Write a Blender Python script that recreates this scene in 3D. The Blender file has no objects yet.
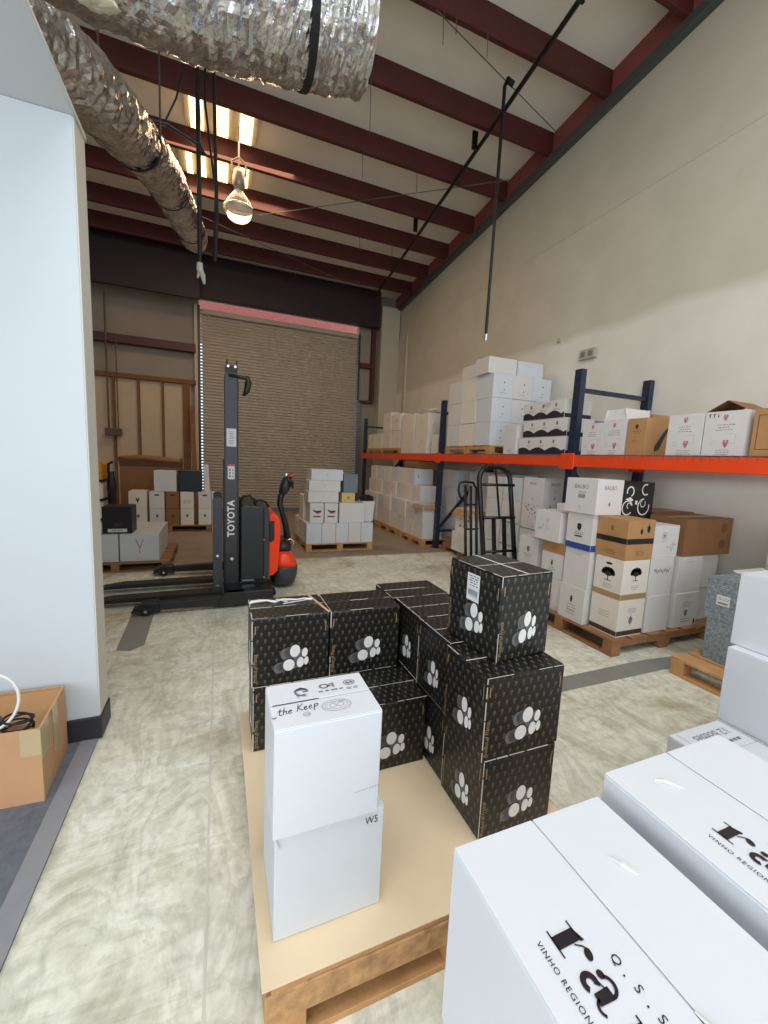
import bpy, bmesh, math, random
from mathutils import Vector, Matrix

random.seed(7)
scn = bpy.context.scene
col = scn.collection
PI = math.pi

# ------------------------------------------------------------------ camera
F = 409.0
cam_d = bpy.data.cameras.new('camera')
cam = bpy.data.objects.new('camera', cam_d)
col.objects.link(cam)
AY = Vector((219 - 384, 452 - 512, F)).normalized()
AX = Vector((1400 - 384, 507 - 512, F)); AX = (AX - AX.dot(AY) * AY).normalized()
AZ = AX.cross(AY)
if AZ.y > 0: AZ = -AZ
right = Vector((AX.x, AY.x, AZ.x)); down = Vector((AX.y, AY.y, AZ.y)); fwd = Vector((AX.z, AY.z, AZ.z))
m = Matrix.Identity(4)
for i in range(3):
    m[i][0] = right[i]; m[i][1] = -down[i]; m[i][2] = -fwd[i]
m[2][3] = 1.5
cam.matrix_world = m
cam_d.sensor_fit = 'VERTICAL'; cam_d.sensor_height = 36.0; cam_d.lens = F / 1024 * 36.0
cam_d.clip_start = 0.02; cam_d.clip_end = 200
scn.camera = cam

# ------------------------------------------------------------------ light and exposure
scn.view_settings.view_transform = 'Standard'
scn.view_settings.look = 'None'
scn.view_settings.gamma = 1.0
scn.view_settings.use_curve_mapping = False
scn.view_settings.exposure = 0.0
scn.cycles.max_bounces = 8
scn.cycles.diffuse_bounces = 5
scn.cycles.use_denoising = True
scn.cycles.sample_clamp_indirect = 6.0

world = bpy.data.worlds.new('overcast_sky'); scn.world = world; world.use_nodes = True
bg = world.node_tree.nodes['Background']
bg.inputs['Color'].default_value = (0.90, 0.95, 1.0, 1); bg.inputs['Strength'].default_value = 1.45

def area(name, loc, aim, sx, sy, power, color, spread=PI):
    l = bpy.data.lights.new(name, 'AREA'); l.shape = 'RECTANGLE'; l.size = sx; l.size_y = sy
    l.energy = power; l.color = color; l.spread = spread
    o = bpy.data.objects.new(name, l); col.objects.link(o); o.location = loc
    o.rotation_euler = (Vector(aim) - Vector(loc)).to_track_quat('-Z', 'Y').to_euler()
    return o
# daylight entering through the open front of the warehouse, behind the camera
area('front_window_daylight', (-0.7, -3.2, 1.55), (0.5, 4.0, 1.0), 4.4, 2.5, 34, (0.93, 0.96, 1.0))
area('overhead_fill_light', (0.6, -0.1, 5.9), (0.6, 0.9, 0.0), 3.6, 2.2, 165, (0.95, 0.97, 1.0))  # added overhead fill to brighten upward faces; no skylight in this roof
area('side_window_daylight', (-2.95, -0.6, 1.6), (0.6, 0.7, 0.9), 3.4, 2.2, 105, (0.93, 0.96, 1.0))
# warm light spilling from the lamp bank under the roof
area('lamp_bank_light', (0.05, 7.5, 6.0), (0.2, 7.5, 0.0), 1.6, 2.2, 90, (1.0, 0.68, 0.40))
area('lamp_bank_spill', (0.05, 7.55, 6.02), (0.05, 7.55, 9.0), 1.3, 2.0, 2, (1.0, 0.55, 0.22))

# ------------------------------------------------------------------ materials
MATS = {}
def lin(c):
    return tuple((v / 12.92 if v <= 0.04045 else ((v + 0.055) / 1.055) ** 2.4) for v in c)
def rgb(r, g, b): return lin((r / 255, g / 255, b / 255)) + (1,)

def mat(name, color, rough=0.6, metal=0.0, var=0.08, scale=12.0, bump=0.0, bscale=60.0, emit=None, estr=0.0, spec=None):
    if name in MATS: return MATS[name]
    M = bpy.data.materials.new(name); M.use_nodes = True
    nt = M.node_tree; b = nt.nodes['Principled BSDF']
    b.inputs['Roughness'].default_value = rough; b.inputs['Metallic'].default_value = metal
    if spec is not None: b.inputs['Specular IOR Level'].default_value = spec
    tc = nt.nodes.new('ShaderNodeTexCoord')
    n = nt.nodes.new('ShaderNodeTexNoise'); n.inputs['Scale'].default_value = scale; n.inputs['Detail'].default_value = 4
    nt.links.new(tc.outputs['Object'], n.inputs['Vector'])
    r = nt.nodes.new('ShaderNodeValToRGB')
    c = color
    r.color_ramp.elements[0].position = 0.3; r.color_ramp.elements[1].position = 0.7
    r.color_ramp.elements[0].color = tuple(max(0, v * (1 - var)) for v in c[:3]) + (1,)
    r.color_ramp.elements[1].color = tuple(min(1, v * (1 + var)) for v in c[:3]) + (1,)
    nt.links.new(n.outputs['Fac'], r.inputs['Fac']); nt.links.new(r.outputs['Color'], b.inputs['Base Color'])
    if bump:
        n2 = nt.nodes.new('ShaderNodeTexNoise'); n2.inputs['Scale'].default_value = bscale; n2.inputs['Detail'].default_value = 3
        nt.links.new(tc.outputs['Object'], n2.inputs['Vector'])
        bp = nt.nodes.new('ShaderNodeBump'); bp.inputs['Strength'].default_value = bump; bp.inputs['Distance'].default_value = 0.01
        nt.links.new(n2.outputs['Fac'], bp.inputs['Height']); nt.links.new(bp.outputs['Normal'], b.inputs['Normal'])
    if emit:
        b.inputs['Emission Color'].default_value = emit; b.inputs['Emission Strength'].default_value = estr
    MATS[name] = M
    return M

white_box = mat('white_cardboard', rgb(214, 212, 210), 0.55, var=0.02, scale=6, bump=0.08, bscale=30)
white_box_b = mat('cool_white_cardboard', rgb(208, 213, 218), 0.55, var=0.02, scale=6, bump=0.08, bscale=30)
cream_box = mat('warm_white_cardboard', rgb(226, 219, 208), 0.6, var=0.03, scale=6, bump=0.08, bscale=30)
gloss_white = mat('coated_white_cardboard', rgb(214, 218, 224), 0.35, var=0.012, scale=4, bump=0.10, bscale=14)
kraft = mat('brown_cardboard', rgb(178, 134, 88), 0.7, var=0.06, scale=8, bump=0.08, bscale=40)
kraft_dark = mat('dark_brown_cardboard', rgb(140, 98, 62), 0.7, var=0.06, scale=8, bump=0.08, bscale=40)
kraft_sheet = mat('pallet_cardboard_sheet', rgb(222, 200, 166), 0.7, var=0.06, scale=3, bump=0.1, bscale=9)
tape_m = mat('clear_packing_tape', rgb(196, 176, 136), 0.25, var=0.04)
tape_white = mat('white_packing_tape', rgb(214, 214, 214), 0.2, var=0.01)
ink = mat('black_ink', rgb(38, 36, 40), 0.6, var=0.05)
ink_grey = mat('grey_ink', rgb(120, 118, 120), 0.6, var=0.05)
ink_faint = mat('faint_grey_ink', rgb(176, 174, 176), 0.6, var=0.05)
ink_red = mat('dark_red_ink', rgb(200, 130, 140), 0.6, var=0.05)
ink_blue = mat('blue_ink', rgb(44, 74, 140), 0.5, var=0.05)
ink_brown = mat('brown_ink', rgb(78, 56, 48), 0.5, var=0.05)
ink_gold = mat('gold_ink', rgb(166, 138, 96), 0.4, var=0.08)
ink_teal = mat('teal_ink', rgb(112, 160, 160), 0.5, var=0.05)
ink_white = mat('white_ink', rgb(226, 226, 224), 0.5, var=0.04, scale=60)
ink_silver = mat('silver_grey_ink', rgb(104, 104, 104), 0.5, var=0.15, scale=60)
label_white = mat('paper_label', rgb(214, 218, 222), 0.6, var=0.02)
grey_box_m = mat('blue_grey_marbled_cardboard', rgb(128, 138, 144), 0.6, var=0.42, scale=48)
yellow_box = mat('yellow_cardboard', rgb(206, 186, 120), 0.6, var=0.05)
black_plain = mat('black_cardboard', rgb(30, 30, 32), 0.45, var=0.1)
wood = mat('pallet_pine', rgb(192, 146, 96), 0.75, var=0.16, scale=9, bump=0.3, bscale=40)
wood_dark = mat('weathered_pallet_pine', rgb(150, 108, 72), 0.8, var=0.18, scale=9, bump=0.3, bscale=40)
wood_stud = mat('wall_stud_pine', rgb(124, 84, 54), 0.8, var=0.12, scale=4)
navy = mat('navy_rack_steel', rgb(34, 46, 68), 0.4, var=0.06)
orange_steel = mat('orange_rack_steel', rgb(232, 74, 30), 0.4, var=0.04, scale=3)
wire_m = mat('galvanised_wire', rgb(128, 118, 112), 0.5, 0.5)
rod_m = mat('dull_steel_rod', rgb(96, 88, 82), 0.6, 0.2)
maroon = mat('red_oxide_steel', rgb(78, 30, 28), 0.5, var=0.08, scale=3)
header_m = mat('shaded_header_steel', rgb(40, 26, 28), 0.6, var=0.08, scale=3)  # darkened frame steel, the header's shade is put into the colour
maroon_lit = mat('lit_red_oxide_trim', rgb(150, 80, 74), 0.6, var=0.08, scale=3)  # lighter copy of the red oxide, its lit look put into the colour
dark_trim = mat('dark_green_grey_angle', rgb(74, 80, 76), 0.6, var=0.05)
foil = mat('crinkled_foil', (0.62, 0.62, 0.62, 1), 0.22, 0.95, var=0.2, scale=9, bump=1.0, bscale=22)
black_m = mat('black_painted_steel', rgb(15, 15, 17), 0.4, var=0.06)
black_rubber = mat('black_rubber', rgb(26, 26, 28), 0.7, var=0.08)
strap_m = mat('black_webbing', rgb(18, 18, 20), 0.7, var=0.08)
truck_grey = mat('charcoal_truck_enamel', rgb(54, 60, 66), 0.38, var=0.04)
truck_dark = mat('dark_grey_truck_enamel', rgb(40, 43, 47), 0.4, var=0.04)
truck_black = mat('black_truck_plastic', rgb(28, 29, 32), 0.45, var=0.05)
truck_orange = mat('bright_orange_enamel', rgb(244, 66, 22), 0.35, var=0.02)
truck_red = mat('red_button_plastic', rgb(210, 40, 40), 0.35, var=0.02)
chrome = mat('bright_steel', (0.75, 0.75, 0.75, 1), 0.25, 1.0, var=0.03)
partition_m = mat('partition_white_paint', rgb(202, 210, 216), 0.5, var=0.008, scale=2)
soffit_m = mat('soffit_white_paint', rgb(206, 208, 208), 0.6, var=0.008, scale=2)
end_m = mat('partition_end_paint', rgb(214, 212, 204), 0.6, var=0.008, scale=2)
skirting_m = mat('black_vinyl_skirting', rgb(44, 46, 52), 0.5, var=0.06)
insul = mat('roof_insulation_facing', rgb(236, 231, 220), 0.75, var=0.05, scale=1.4, bump=0.25, bscale=2.2)
insul_wall = mat('wall_insulation_facing', rgb(150, 140, 128), 0.75, var=0.05, scale=1.6, bump=0.3, bscale=2.0)
stud_panel = mat('plasterboard_back', rgb(196, 178, 152), 0.8, var=0.05, scale=2)
column_m = mat('column_boxing_paint', rgb(190, 182, 162), 0.7, var=0.02)
door_m = mat('roll_door_tan_steel', rgb(172, 162, 146), 0.55, 0.0, var=0.05, scale=2)
guide_m = mat('door_guide_steel', rgb(120, 122, 126), 0.4, 0.5, var=0.05)
joint_m = mat('floor_joint_filler', rgb(206, 204, 190), 0.8, var=0.05)
tape_floor = mat('grey_floor_paint', rgb(134, 134, 128), 0.7, var=0.07, scale=7)
strip_m = mat('grey_transition_strip', rgb(142, 143, 148), 0.5, var=0.04)
glass_warm = mat('lamp_diffuser', (1, 0.8, 0.5, 1), 0.5, emit=(1.0, 0.74, 0.38, 1), estr=3.6)
plug_m = mat('outlet_plastic', rgb(176, 172, 160), 0.5)
plastic_bag = mat('black_plastic_bag', rgb(20, 22, 28), 0.3, var=0.1, bump=0.8, bscale=12)
yellow_bag = mat('yellow_plastic_wrap', rgb(200, 150, 50), 0.5, var=0.12)
cable_white = mat('white_cable_sheath', rgb(225, 225, 220), 0.4)
insul_fluff = mat('loose_insulation', rgb(196, 188, 164), 0.95, var=0.12, scale=10, bump=0.6, bscale=20)

def nodes_of(M): return M.node_tree.nodes, M.node_tree.links

def patterned_black():
    M = bpy.data.materials.new('black_patterned_cardboard'); M.use_nodes = True
    N, L = nodes_of(M); b = N['Principled BSDF']; b.inputs['Roughness'].default_value = 0.38
    tc = N.new('ShaderNodeTexCoord'); so = N.new('ShaderNodeSeparateXYZ'); sn = N.new('ShaderNodeSeparateXYZ')
    L.new(tc.outputs['Object'], so.inputs[0]); L.new(tc.outputs['Normal'], sn.inputs[0])
    def mth(op, a, bb=None, c=None):
        n = N.new('ShaderNodeMath'); n.operation = op
        for i, v in enumerate((a, bb, c)):
            if v is None: continue
            if isinstance(v, (int, float)): n.inputs[i].default_value = v
            else: L.new(v, n.inputs[i])
        return n.outputs[0]
    nx = mth('ABSOLUTE', sn.outputs[0]); nz = mth('ABSOLUTE', sn.outputs[2])
    onx_ = mth('GREATER_THAN', nx, 0.5); onz_ = mth('GREATER_THAN', nz, 0.5)
    U = mth('ADD', mth('MULTIPLY', so.outputs[0], mth('SUBTRACT', 1.0, onx_)), mth('MULTIPLY', so.outputs[1], onx_))
    V = mth('ADD', mth('MULTIPLY', so.outputs[2], mth('SUBTRACT', 1.0, onz_)), mth('MULTIPLY', so.outputs[1], onz_))
    V = mth('ADD', mth('MULTIPLY', V, 32.0), 40.0); 
    row = mth('FLOOR', V)
    U = mth('ADD', mth('ADD', mth('MULTIPLY', U, 31.0), 40.0), mth('MULTIPLY', row, 0.5))
    fu = mth('SUBTRACT', mth('FRACT', U), 0.5); fv = mth('SUBTRACT', mth('FRACT', V), 0.5)
    # comma motif: a dot with a tail
    du = mth('ADD', fu, -0.02); dv = mth('SUBTRACT', fv, 0.10)
    d1 = mth('SQRT', mth('ADD', mth('MULTIPLY', du, du), mth('MULTIPLY', dv, dv)))
    a1 = mth('LESS_THAN', d1, 0.185)
    tu = mth('SUBTRACT', mth('SUBTRACT', fu, 0.06), mth('MULTIPLY', fv, 0.35)); tv = mth('ADD', fv, 0.14)
    d2 = mth('SQRT', mth('ADD', mth('MULTIPLY', mth('MULTIPLY', tu, tu), 5.0), mth('MULTIPLY', tv, tv)))
    a2 = mth('LESS_THAN', d2, 0.22)
    a = mth('MAXIMUM', a1, a2)
    nz_t = N.new('ShaderNodeTexNoise'); nz_t.inputs['Scale'].default_value = 90; L.new(tc.outputs['Object'], nz_t.inputs['Vector'])
    f = mth('MULTIPLY', a, mth('MINIMUM', 1.0, mth('ADD', 0.2, nz_t.outputs['Fac'])))
    mx = N.new('ShaderNodeMix'); mx.data_type = 'RGBA'
    mx.inputs['A'].default_value = rgb(20, 20, 20); mx.inputs['B'].default_value = rgb(92, 87, 74)
    L.new(f, mx.inputs['Factor']); L.new(mx.outputs['Result'], b.inputs['Base Color'])
    MATS[M.name] = M
    return M
black_pat = patterned_black()

def floor_material():
    M = bpy.data.materials.new('worn_concrete'); M.use_nodes = True
    N, L = nodes_of(M); b = N['Principled BSDF']
    tc = N.new('ShaderNodeTexCoord')
    def noise(scale, detail=6, dist=0.0, mp=None):
        n = N.new('ShaderNodeTexNoise'); n.inputs['Scale'].default_value = scale; n.inputs['Detail'].default_value = detail
        n.inputs['Distortion'].default_value = dist; n.inputs['Roughness'].default_value = 0.62
        if mp:
            mpn = N.new('ShaderNodeMapping'); mpn.inputs['Scale'].default_value = mp; mpn.inputs['Rotation'].default_value = (0, 0, 0.5)
            L.new(tc.outputs['Object'], mpn.inputs['Vector']); L.new(mpn.outputs['Vector'], n.inputs['Vector'])
        else: L.new(tc.outputs['Object'], n.inputs['Vector'])
        return n.outputs['Fac']
    def ramp(fac, *st):
        r = N.new('ShaderNodeValToRGB'); e = r.color_ramp.elements
        e[0].position, e[0].color = st[0]; e[1].position, e[1].color = st[-1]
        for p, c in st[1:-1]:
            k = e.new(p); k.color = c
        L.new(fac, r.inputs['Fac']); return r.outputs['Color']
    base = ramp(noise(1.1, 8, 0.6), (0.33, rgb(186, 180, 154)), (0.44, rgb(229, 228, 210)), (0.57, rgb(241, 242, 230)), (0.72, rgb(209, 208, 186)))
    st = ramp(noise(2.4, 10, 0.8, (1.6, 0.7, 1)), (0.38, (1, 1, 1, 1)), (0.46, (0.74, 0.74, 0.71, 1)), (0.51, (0.99, 0.99, 0.97, 1)), (0.66, (0.60, 0.59, 0.53, 1)))
    fine = ramp(noise(22, 6, 0.4), (0.36, (0.74, 0.74, 0.71, 1)), (0.56, (1, 1, 1, 1)))
    def mul(a, c, f=1.0):
        x = N.new('ShaderNodeMix'); x.data_type = 'RGBA'; x.blend_type = 'MULTIPLY'; x.inputs['Factor'].default_value = f
        L.new(a, x.inputs['A']); L.new(c, x.inputs['B']); return x.outputs['Result']
    c = mul(mul(base, st, 0.8), fine, 0.6)
    # browner slab tone beyond the front bay
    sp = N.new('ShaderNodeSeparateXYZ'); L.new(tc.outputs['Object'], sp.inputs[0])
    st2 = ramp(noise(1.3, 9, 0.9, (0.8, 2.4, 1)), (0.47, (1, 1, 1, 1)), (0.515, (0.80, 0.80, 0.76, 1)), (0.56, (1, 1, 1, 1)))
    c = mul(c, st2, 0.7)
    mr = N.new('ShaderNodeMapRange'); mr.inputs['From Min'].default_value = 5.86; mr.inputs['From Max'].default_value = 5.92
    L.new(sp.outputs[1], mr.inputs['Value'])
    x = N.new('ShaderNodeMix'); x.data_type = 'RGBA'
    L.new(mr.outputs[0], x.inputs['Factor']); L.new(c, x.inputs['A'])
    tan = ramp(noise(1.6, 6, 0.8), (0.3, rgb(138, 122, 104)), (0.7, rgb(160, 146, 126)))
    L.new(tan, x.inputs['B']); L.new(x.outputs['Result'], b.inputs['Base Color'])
    b.inputs['Roughness'].default_value = 0.5
    bp = N.new('ShaderNodeBump'); bp.inputs['Strength'].default_value = 0.15; bp.inputs['Distance'].default_value = 0.01
    L.new(noise(30, 5), bp.inputs['Height']); L.new(bp.outputs['Normal'], b.inputs['Normal'])
    return M
floor_m = floor_material()
far_floor_m = mat('sealed_tan_concrete', rgb(156, 140, 118), 0.55, var=0.14, scale=2.5, bump=0.1, bscale=20)

def carpet_material():
    return mat('charcoal_rubber_flooring', rgb(104, 108, 116), 0.75, var=0.16, scale=30, bump=0.3, bscale=90)
carpet_m = carpet_material()

def wall_material():
    M = bpy.data.materials.new('two_tone_wall_paint'); M.use_nodes = True
    N, L = nodes_of(M); b = N['Principled BSDF']; b.inputs['Roughness'].default_value = 0.6
    tc = N.new('ShaderNodeTexCoord'); sp = N.new('ShaderNodeSeparateXYZ'); L.new(tc.outputs['Object'], sp.inputs[0])
    n = N.new('ShaderNodeTexNoise'); n.inputs['Scale'].default_value = 1.1; n.inputs['Detail'].default_value = 3
    L.new(tc.outputs['Object'], n.inputs['Vector'])
    ad = N.new('ShaderNodeMath'); ad.operation = 'MULTIPLY_ADD'; ad.inputs[1].default_value = 0.25
    L.new(n.outputs['Fac'], ad.inputs[0]); L.new(sp.outputs[2], ad.inputs[2])
    mr = N.new('ShaderNodeMapRange'); mr.inputs['From Min'].default_value = 3.40; mr.inputs['From Max'].default_value = 3.52
    L.new(ad.outputs[0], mr.inputs['Value'])
    mx = N.new('ShaderNodeMix'); mx.data_type = 'RGBA'
    mx.inputs['A'].default_value = rgb(228, 225, 214); mx.inputs['B'].default_value = rgb(204, 199, 182)
    L.new(mr.outputs[0], mx.inputs['Factor'])
    n2 = N.new('ShaderNodeTexNoise'); n2.inputs['Scale'].default_value = 2.2; L.new(tc.outputs['Object'], n2.inputs['Vector'])
    r = N.new('ShaderNodeValToRGB'); r.color_ramp.elements[0].color = (0.93, 0.93, 0.92, 1); r.color_ramp.elements[0].position = 0.35
    r.color_ramp.elements[1].position = 0.6
    L.new(n2.outputs['Fac'], r.inputs['Fac'])
    mu = N.new('ShaderNodeMix'); mu.data_type = 'RGBA'; mu.blend_type = 'MULTIPLY'; mu.inputs['Factor'].default_value = 1
    L.new(mx.outputs['Result'], mu.inputs['A']); L.new(r.outputs['Color'], mu.inputs['B'])
    L.new(mu.outputs['Result'], b.inputs['Base Color'])
    MATS[M.name] = M
    return M
wall_m = wall_material()

def glass_material():
    M = bpy.data.materials.new('ribbed_lamp_glass'); M.use_nodes = True
    b = M.node_tree.nodes['Principled BSDF']
    b.inputs['Base Color'].default_value = (0.95, 0.92, 0.82, 1); b.inputs['Roughness'].default_value = 0.15
    b.inputs['Transmission Weight'].default_value = 0.75; b.inputs['IOR'].default_value = 1.3
    return M
glass_m = glass_material()

# ------------------------------------------------------------------ mesh helpers
class MB:
    def __init__(s): s.v = []; s.f = []
    def add(s, vs, fs):
        o = len(s.v); s.v += [tuple(p) for p in vs]; s.f += [tuple(i + o for i in f) for f in fs]; return s
    def box(s, x0, x1, y0, y1, z0, z1, M=None):
        p = [Vector(q) for q in ((x0,y0,z0),(x1,y0,z0),(x1,y1,z0),(x0,y1,z0),(x0,y0,z1),(x1,y0,z1),(x1,y1,z1),(x0,y1,z1))]
        if M: p = [M @ q for q in p]
        return s.add(p, [(3,2,1,0),(4,5,6,7),(0,1,5,4),(1,2,6,5),(2,3,7,6),(3,0,4,7)])
    def bar(s, a, b, w, h, up=(0,0,1)):
        a = Vector(a); b = Vector(b); d = (b - a).normalized(); up = Vector(up)
        if abs(d.dot(up)) > 0.98: up = Vector((0, 1, 0))
        sx = d.cross(up).normalized(); sy = sx.cross(d)
        p = []
        for c in (a, b):
            for i, j in ((-1,-1),(1,-1),(1,1),(-1,1)): p.append(c + sx * (i * w / 2) + sy * (j * h / 2))
        return s.add(p, [(3,2,1,0),(4,5,6,7),(0,1,5,4),(1,2,6,5),(2,3,7,6),(3,0,4,7)])
    def tube(s, pts, r, n=10, caps=True):
        pts = [Vector(p) for p in pts]; rr = r if isinstance(r, (list, tuple)) else [r] * len(pts)
        base = len(s.v); ref = None
        for k, p in enumerate(pts):
            d = (pts[min(k + 1, len(pts) - 1)] - pts[max(k - 1, 0)]).normalized()
            if ref is None:
                ref = Vector((0, 0, 1)) if abs(d.z) < 0.9 else Vector((1, 0, 0))
            a = d.cross(ref).normalized(); b = a.cross(d).normalized(); ref = b
            for i in range(n):
                t = 2 * PI * i / n
                s.v.append(tuple(p + (a * math.cos(t) + b * math.sin(t)) * rr[k]))
        for k in range(len(pts) - 1):
            for i in range(n):
                j = (i + 1) % n
                s.f.append((base + k*n + i, base + k*n + j, base + (k+1)*n + j, base + (k+1)*n + i))
        if caps:
            s.f.append(tuple(base + i for i in reversed(range(n))))
            s.f.append(tuple(base + (len(pts)-1)*n + i for i in range(n)))
        return s
    def cyl(s, a, b, r, n=20): return s.tube([a, b], r, n)
    def lathe(s, prof, n=28, c=(0,0,0)):
        base = len(s.v)
        for (r, z) in prof:
            for i in range(n):
                t = 2*PI*i/n; s.v.append((c[0] + r*math.cos(t), c[1] + r*math.sin(t), c[2] + z))
        for k in range(len(prof)-1):
            for i in range(n):
                j = (i+1) % n; s.f.append((base+k*n+i, base+k*n+j, base+(k+1)*n+j, base+(k+1)*n+i))
        return s
    def prism(s, poly, a0, a1, axis='y'):
        """poly in the plane across axis, extruded from a0 to a1"""
        n = len(poly)
        def P(u, v, a):
            return {'y': (u, a, v), 'x': (a, u, v), 'z': (u, v, a)}[axis]
        vs = [P(u, v, a0) for u, v in poly] + [P(u, v, a1) for u, v in poly]
        fs = [tuple(range(n)), tuple(n + i for i in reversed(range(n)))]
        fs += [(i, i + n, (i+1) % n + n, (i+1) % n) for i in range(n)]
        return s.add(vs, fs)
    def build(s, name, material, parent=None, bevel=0.0, seg=1, smooth=False, loc=None):
        me = bpy.data.meshes.new(name)
        vs = s.v
        if loc is not None:
            L = Vector(loc); vs = [tuple(Vector(p) - L) for p in vs]
        me.from_pydata(vs, [], s.f); me.update()
        bm = bmesh.new(); bm.from_mesh(me)
        bmesh.ops.recalc_face_normals(bm, faces=bm.faces)
        if bevel:
            bmesh.ops.bevel(bm, geom=list(bm.edges), offset=bevel, segments=seg, profile=0.5, affect='EDGES', clamp_overlap=True)
        bm.to_mesh(me); bm.free()
        if smooth:
            for p in me.polygons: p.use_smooth = True
        me.materials.append(material)
        o = bpy.data.objects.new(name, me); col.objects.link(o)
        if loc is not None: o.location = loc
        if parent is not None: o.parent = parent
        return o

def tag(o, label, cat, group=None, kind=None):
    if label: o['label'] = label
    if cat: o['category'] = cat
    if group: o['group'] = group
    if kind: o['kind'] = kind
    return o
def struct(o):
    o['kind'] = 'structure'; return o
def empty(name, loc, rz=0):
    o = bpy.data.objects.new(name, None); col.objects.link(o); o.location = loc; o.rotation_euler = (0, 0, rz)
    o.empty_display_size = 0.1
    return o

# ------------------------------------------------------------------ writing
_txt = {}
def text_shape(s, sp=1.0):
    key = (s, sp)
    if key in _txt: return _txt[key]
    cu = bpy.data.curves.new('lettering', 'FONT'); cu.body = s; cu.size = 1.0; cu.align_x = 'CENTER'; cu.align_y = 'CENTER'
    cu.space_character = sp; cu.resolution_u = 3
    ob = bpy.data.objects.new('lettering', cu)
    me = ob.to_mesh()
    vs = [(v.co.x, v.co.y) for v in me.vertices]; fs = [tuple(p.vertices) for p in me.polygons]
    ob.to_mesh_clear(); bpy.data.objects.remove(ob); bpy.data.curves.remove(cu)
    _txt[key] = (vs, fs); return _txt[key]

class Ink:
    """flat printed shapes in (u, v), laid onto one face of a box of half size (w, d) and height h"""
    def __init__(s): s.v = []; s.f = []
    def poly(s, pts):
        o = len(s.v); s.v += list(pts); s.f.append(tuple(range(o, o + len(pts)))); return s
    def rect(s, u, v, w, h, ang=0):
        c, n = math.cos(ang), math.sin(ang)
        return s.poly([(u + a*c - b*n, v + a*n + b*c) for a, b in ((-w/2,-h/2),(w/2,-h/2),(w/2,h/2),(-w/2,h/2))])
    def disc(s, u, v, r, r2=None, n=20, ang=0):
        r2 = r2 or r; c, q = math.cos(ang), math.sin(ang)
        return s.poly([(u + r*math.cos(t)*c - r2*math.sin(t)*q, v + r*math.cos(t)*q + r2*math.sin(t)*c) for t in [2*PI*i/n for i in range(n)]])
    def ring(s, u, v, r, t, n=24, sq=1.0, a0=0, a1=2*PI):
        o = len(s.v)
        for i in range(n + 1):
            a = a0 + (a1 - a0)*i/n
            s.v += [(u + r*math.cos(a), v + sq*r*math.sin(a)), (u + (r-t)*math.cos(a), v + sq*(r-t)*math.sin(a))]
        for i in range(n): s.f.append((o+2*i, o+2*i+2, o+2*i+3, o+2*i+1))
        return s
    def stroke(s, pts, w):
        for k in range(len(pts) - 1):
            a = Vector(pts[k]); b = Vector(pts[k+1]); d = (b - a)
            if d.length < 1e-6: continue
            d.normalize(); n = Vector((-d.y, d.x)) * w / 2; a = a - d*w*0.3; b = b + d*w*0.3
            s.poly([tuple(a - n), tuple(b - n), tuple(b + n), tuple(a + n)])
        return s
    def text(s, st, u, v, size, ang=0, sp=1.0, shear=0.0, sx=1.0):
        vs, fs = text_shape(st, sp); o = len(s.v); c, q = math.cos(ang), math.sin(ang)
        for x, y in vs:
            x = (x * sx + y * shear) * size; y *= size
            s.v.append((u + x*c - y*q, v + x*q + y*c))
        s.f += [tuple(i + o for i in f) for f in fs]; return s
    def lines(s, u, v, w, n, gap, h=0.004, seed=1):
        r = random.Random(seed)
        for k in range(n):
            x = u - w/2 * r.uniform(0.6, 1); end = -x + 2*u
            while x < end:
                l = r.uniform(0.008, 0.022); s.rect(x + l/2, v - k*gap, l, h); x += l + 0.006
        return s
    def put(s, parent, face, dims, material, name='printed_logo', e=0.0012, label=None):
        w, d, h = dims
        out = []
        for u, v in s.v:
            if face == '-y': out.append((u, -d/2 - e, h/2 + v))
            elif face == '-x': out.append((-w/2 - e, -u, h/2 + v))
            elif face == '+x': out.append((w/2 + e, u, h/2 + v))
            elif face == 'top': out.append((u, v, h + e))
        me = bpy.data.meshes.new(name); me.from_pydata(out, [], s.f); me.update(); me.materials.append(material)
        o = bpy.data.objects.new(name, me); col.objects.link(o); o.parent = parent
        if label: o['label'] = label
        return o

# ------------------------------------------------------------------ cartons and pallets
def carton(label, x0, x1, y0, y1, z0, z1, material, rot=0.0, group=None, flaps='x', detail=False, name='carton', cat='box', tape=None, jitter=0.0):
    w, d, h = x1 - x0, y1 - y0, z1 - z0
    t = 0.0035
    b = MB(); b.box(-w/2, w/2, -d/2, d/2, 0, h - t)
    me_f = []
    g = 0.002
    if flaps == 'x': halves = [(-w/2 + .001, w/2 - .001, -d/2 + .001, -g), (-w/2 + .001, w/2 - .001, g, d/2 - .001)]
    else: halves = [(-w/2 + .001, -g, -d/2 + .001, d/2 - .001), (g, w/2 - .001, -d/2 + .001, d/2 - .001)]
    if not detail:
        for q in halves: b.box(q[0], q[1], q[2], q[3], h - t, h)
    jx, jy, jr = (random.uniform(-jitter, jitter), random.uniform(-jitter, jitter), random.uniform(-jitter, jitter)) if jitter else (0, 0, 0)
    o = b.build(name, material, None, bevel=0.0028)
    o.location = ((x0 + x1)/2 + jx, (y0 + y1)/2 + jy, z0); o.rotation_euler = (0, 0, rot + jr)
    tag(o, label, cat, group)
    if detail:
        for q in halves: MB().box(q[0], q[1], q[2], q[3], h - t + .0002, h).build('flap', material, o, bevel=0.001)
    if tape:
        if flaps == 'x': MB().box(-w/2, w/2, -.025, .025, h, h + .0006).build('tape_strip', tape, o)
        else: MB().box(-.025, .025, -d/2, d/2, h, h + .0006).build('tape_strip', tape, o)
    return o, (w, d, h)

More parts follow.
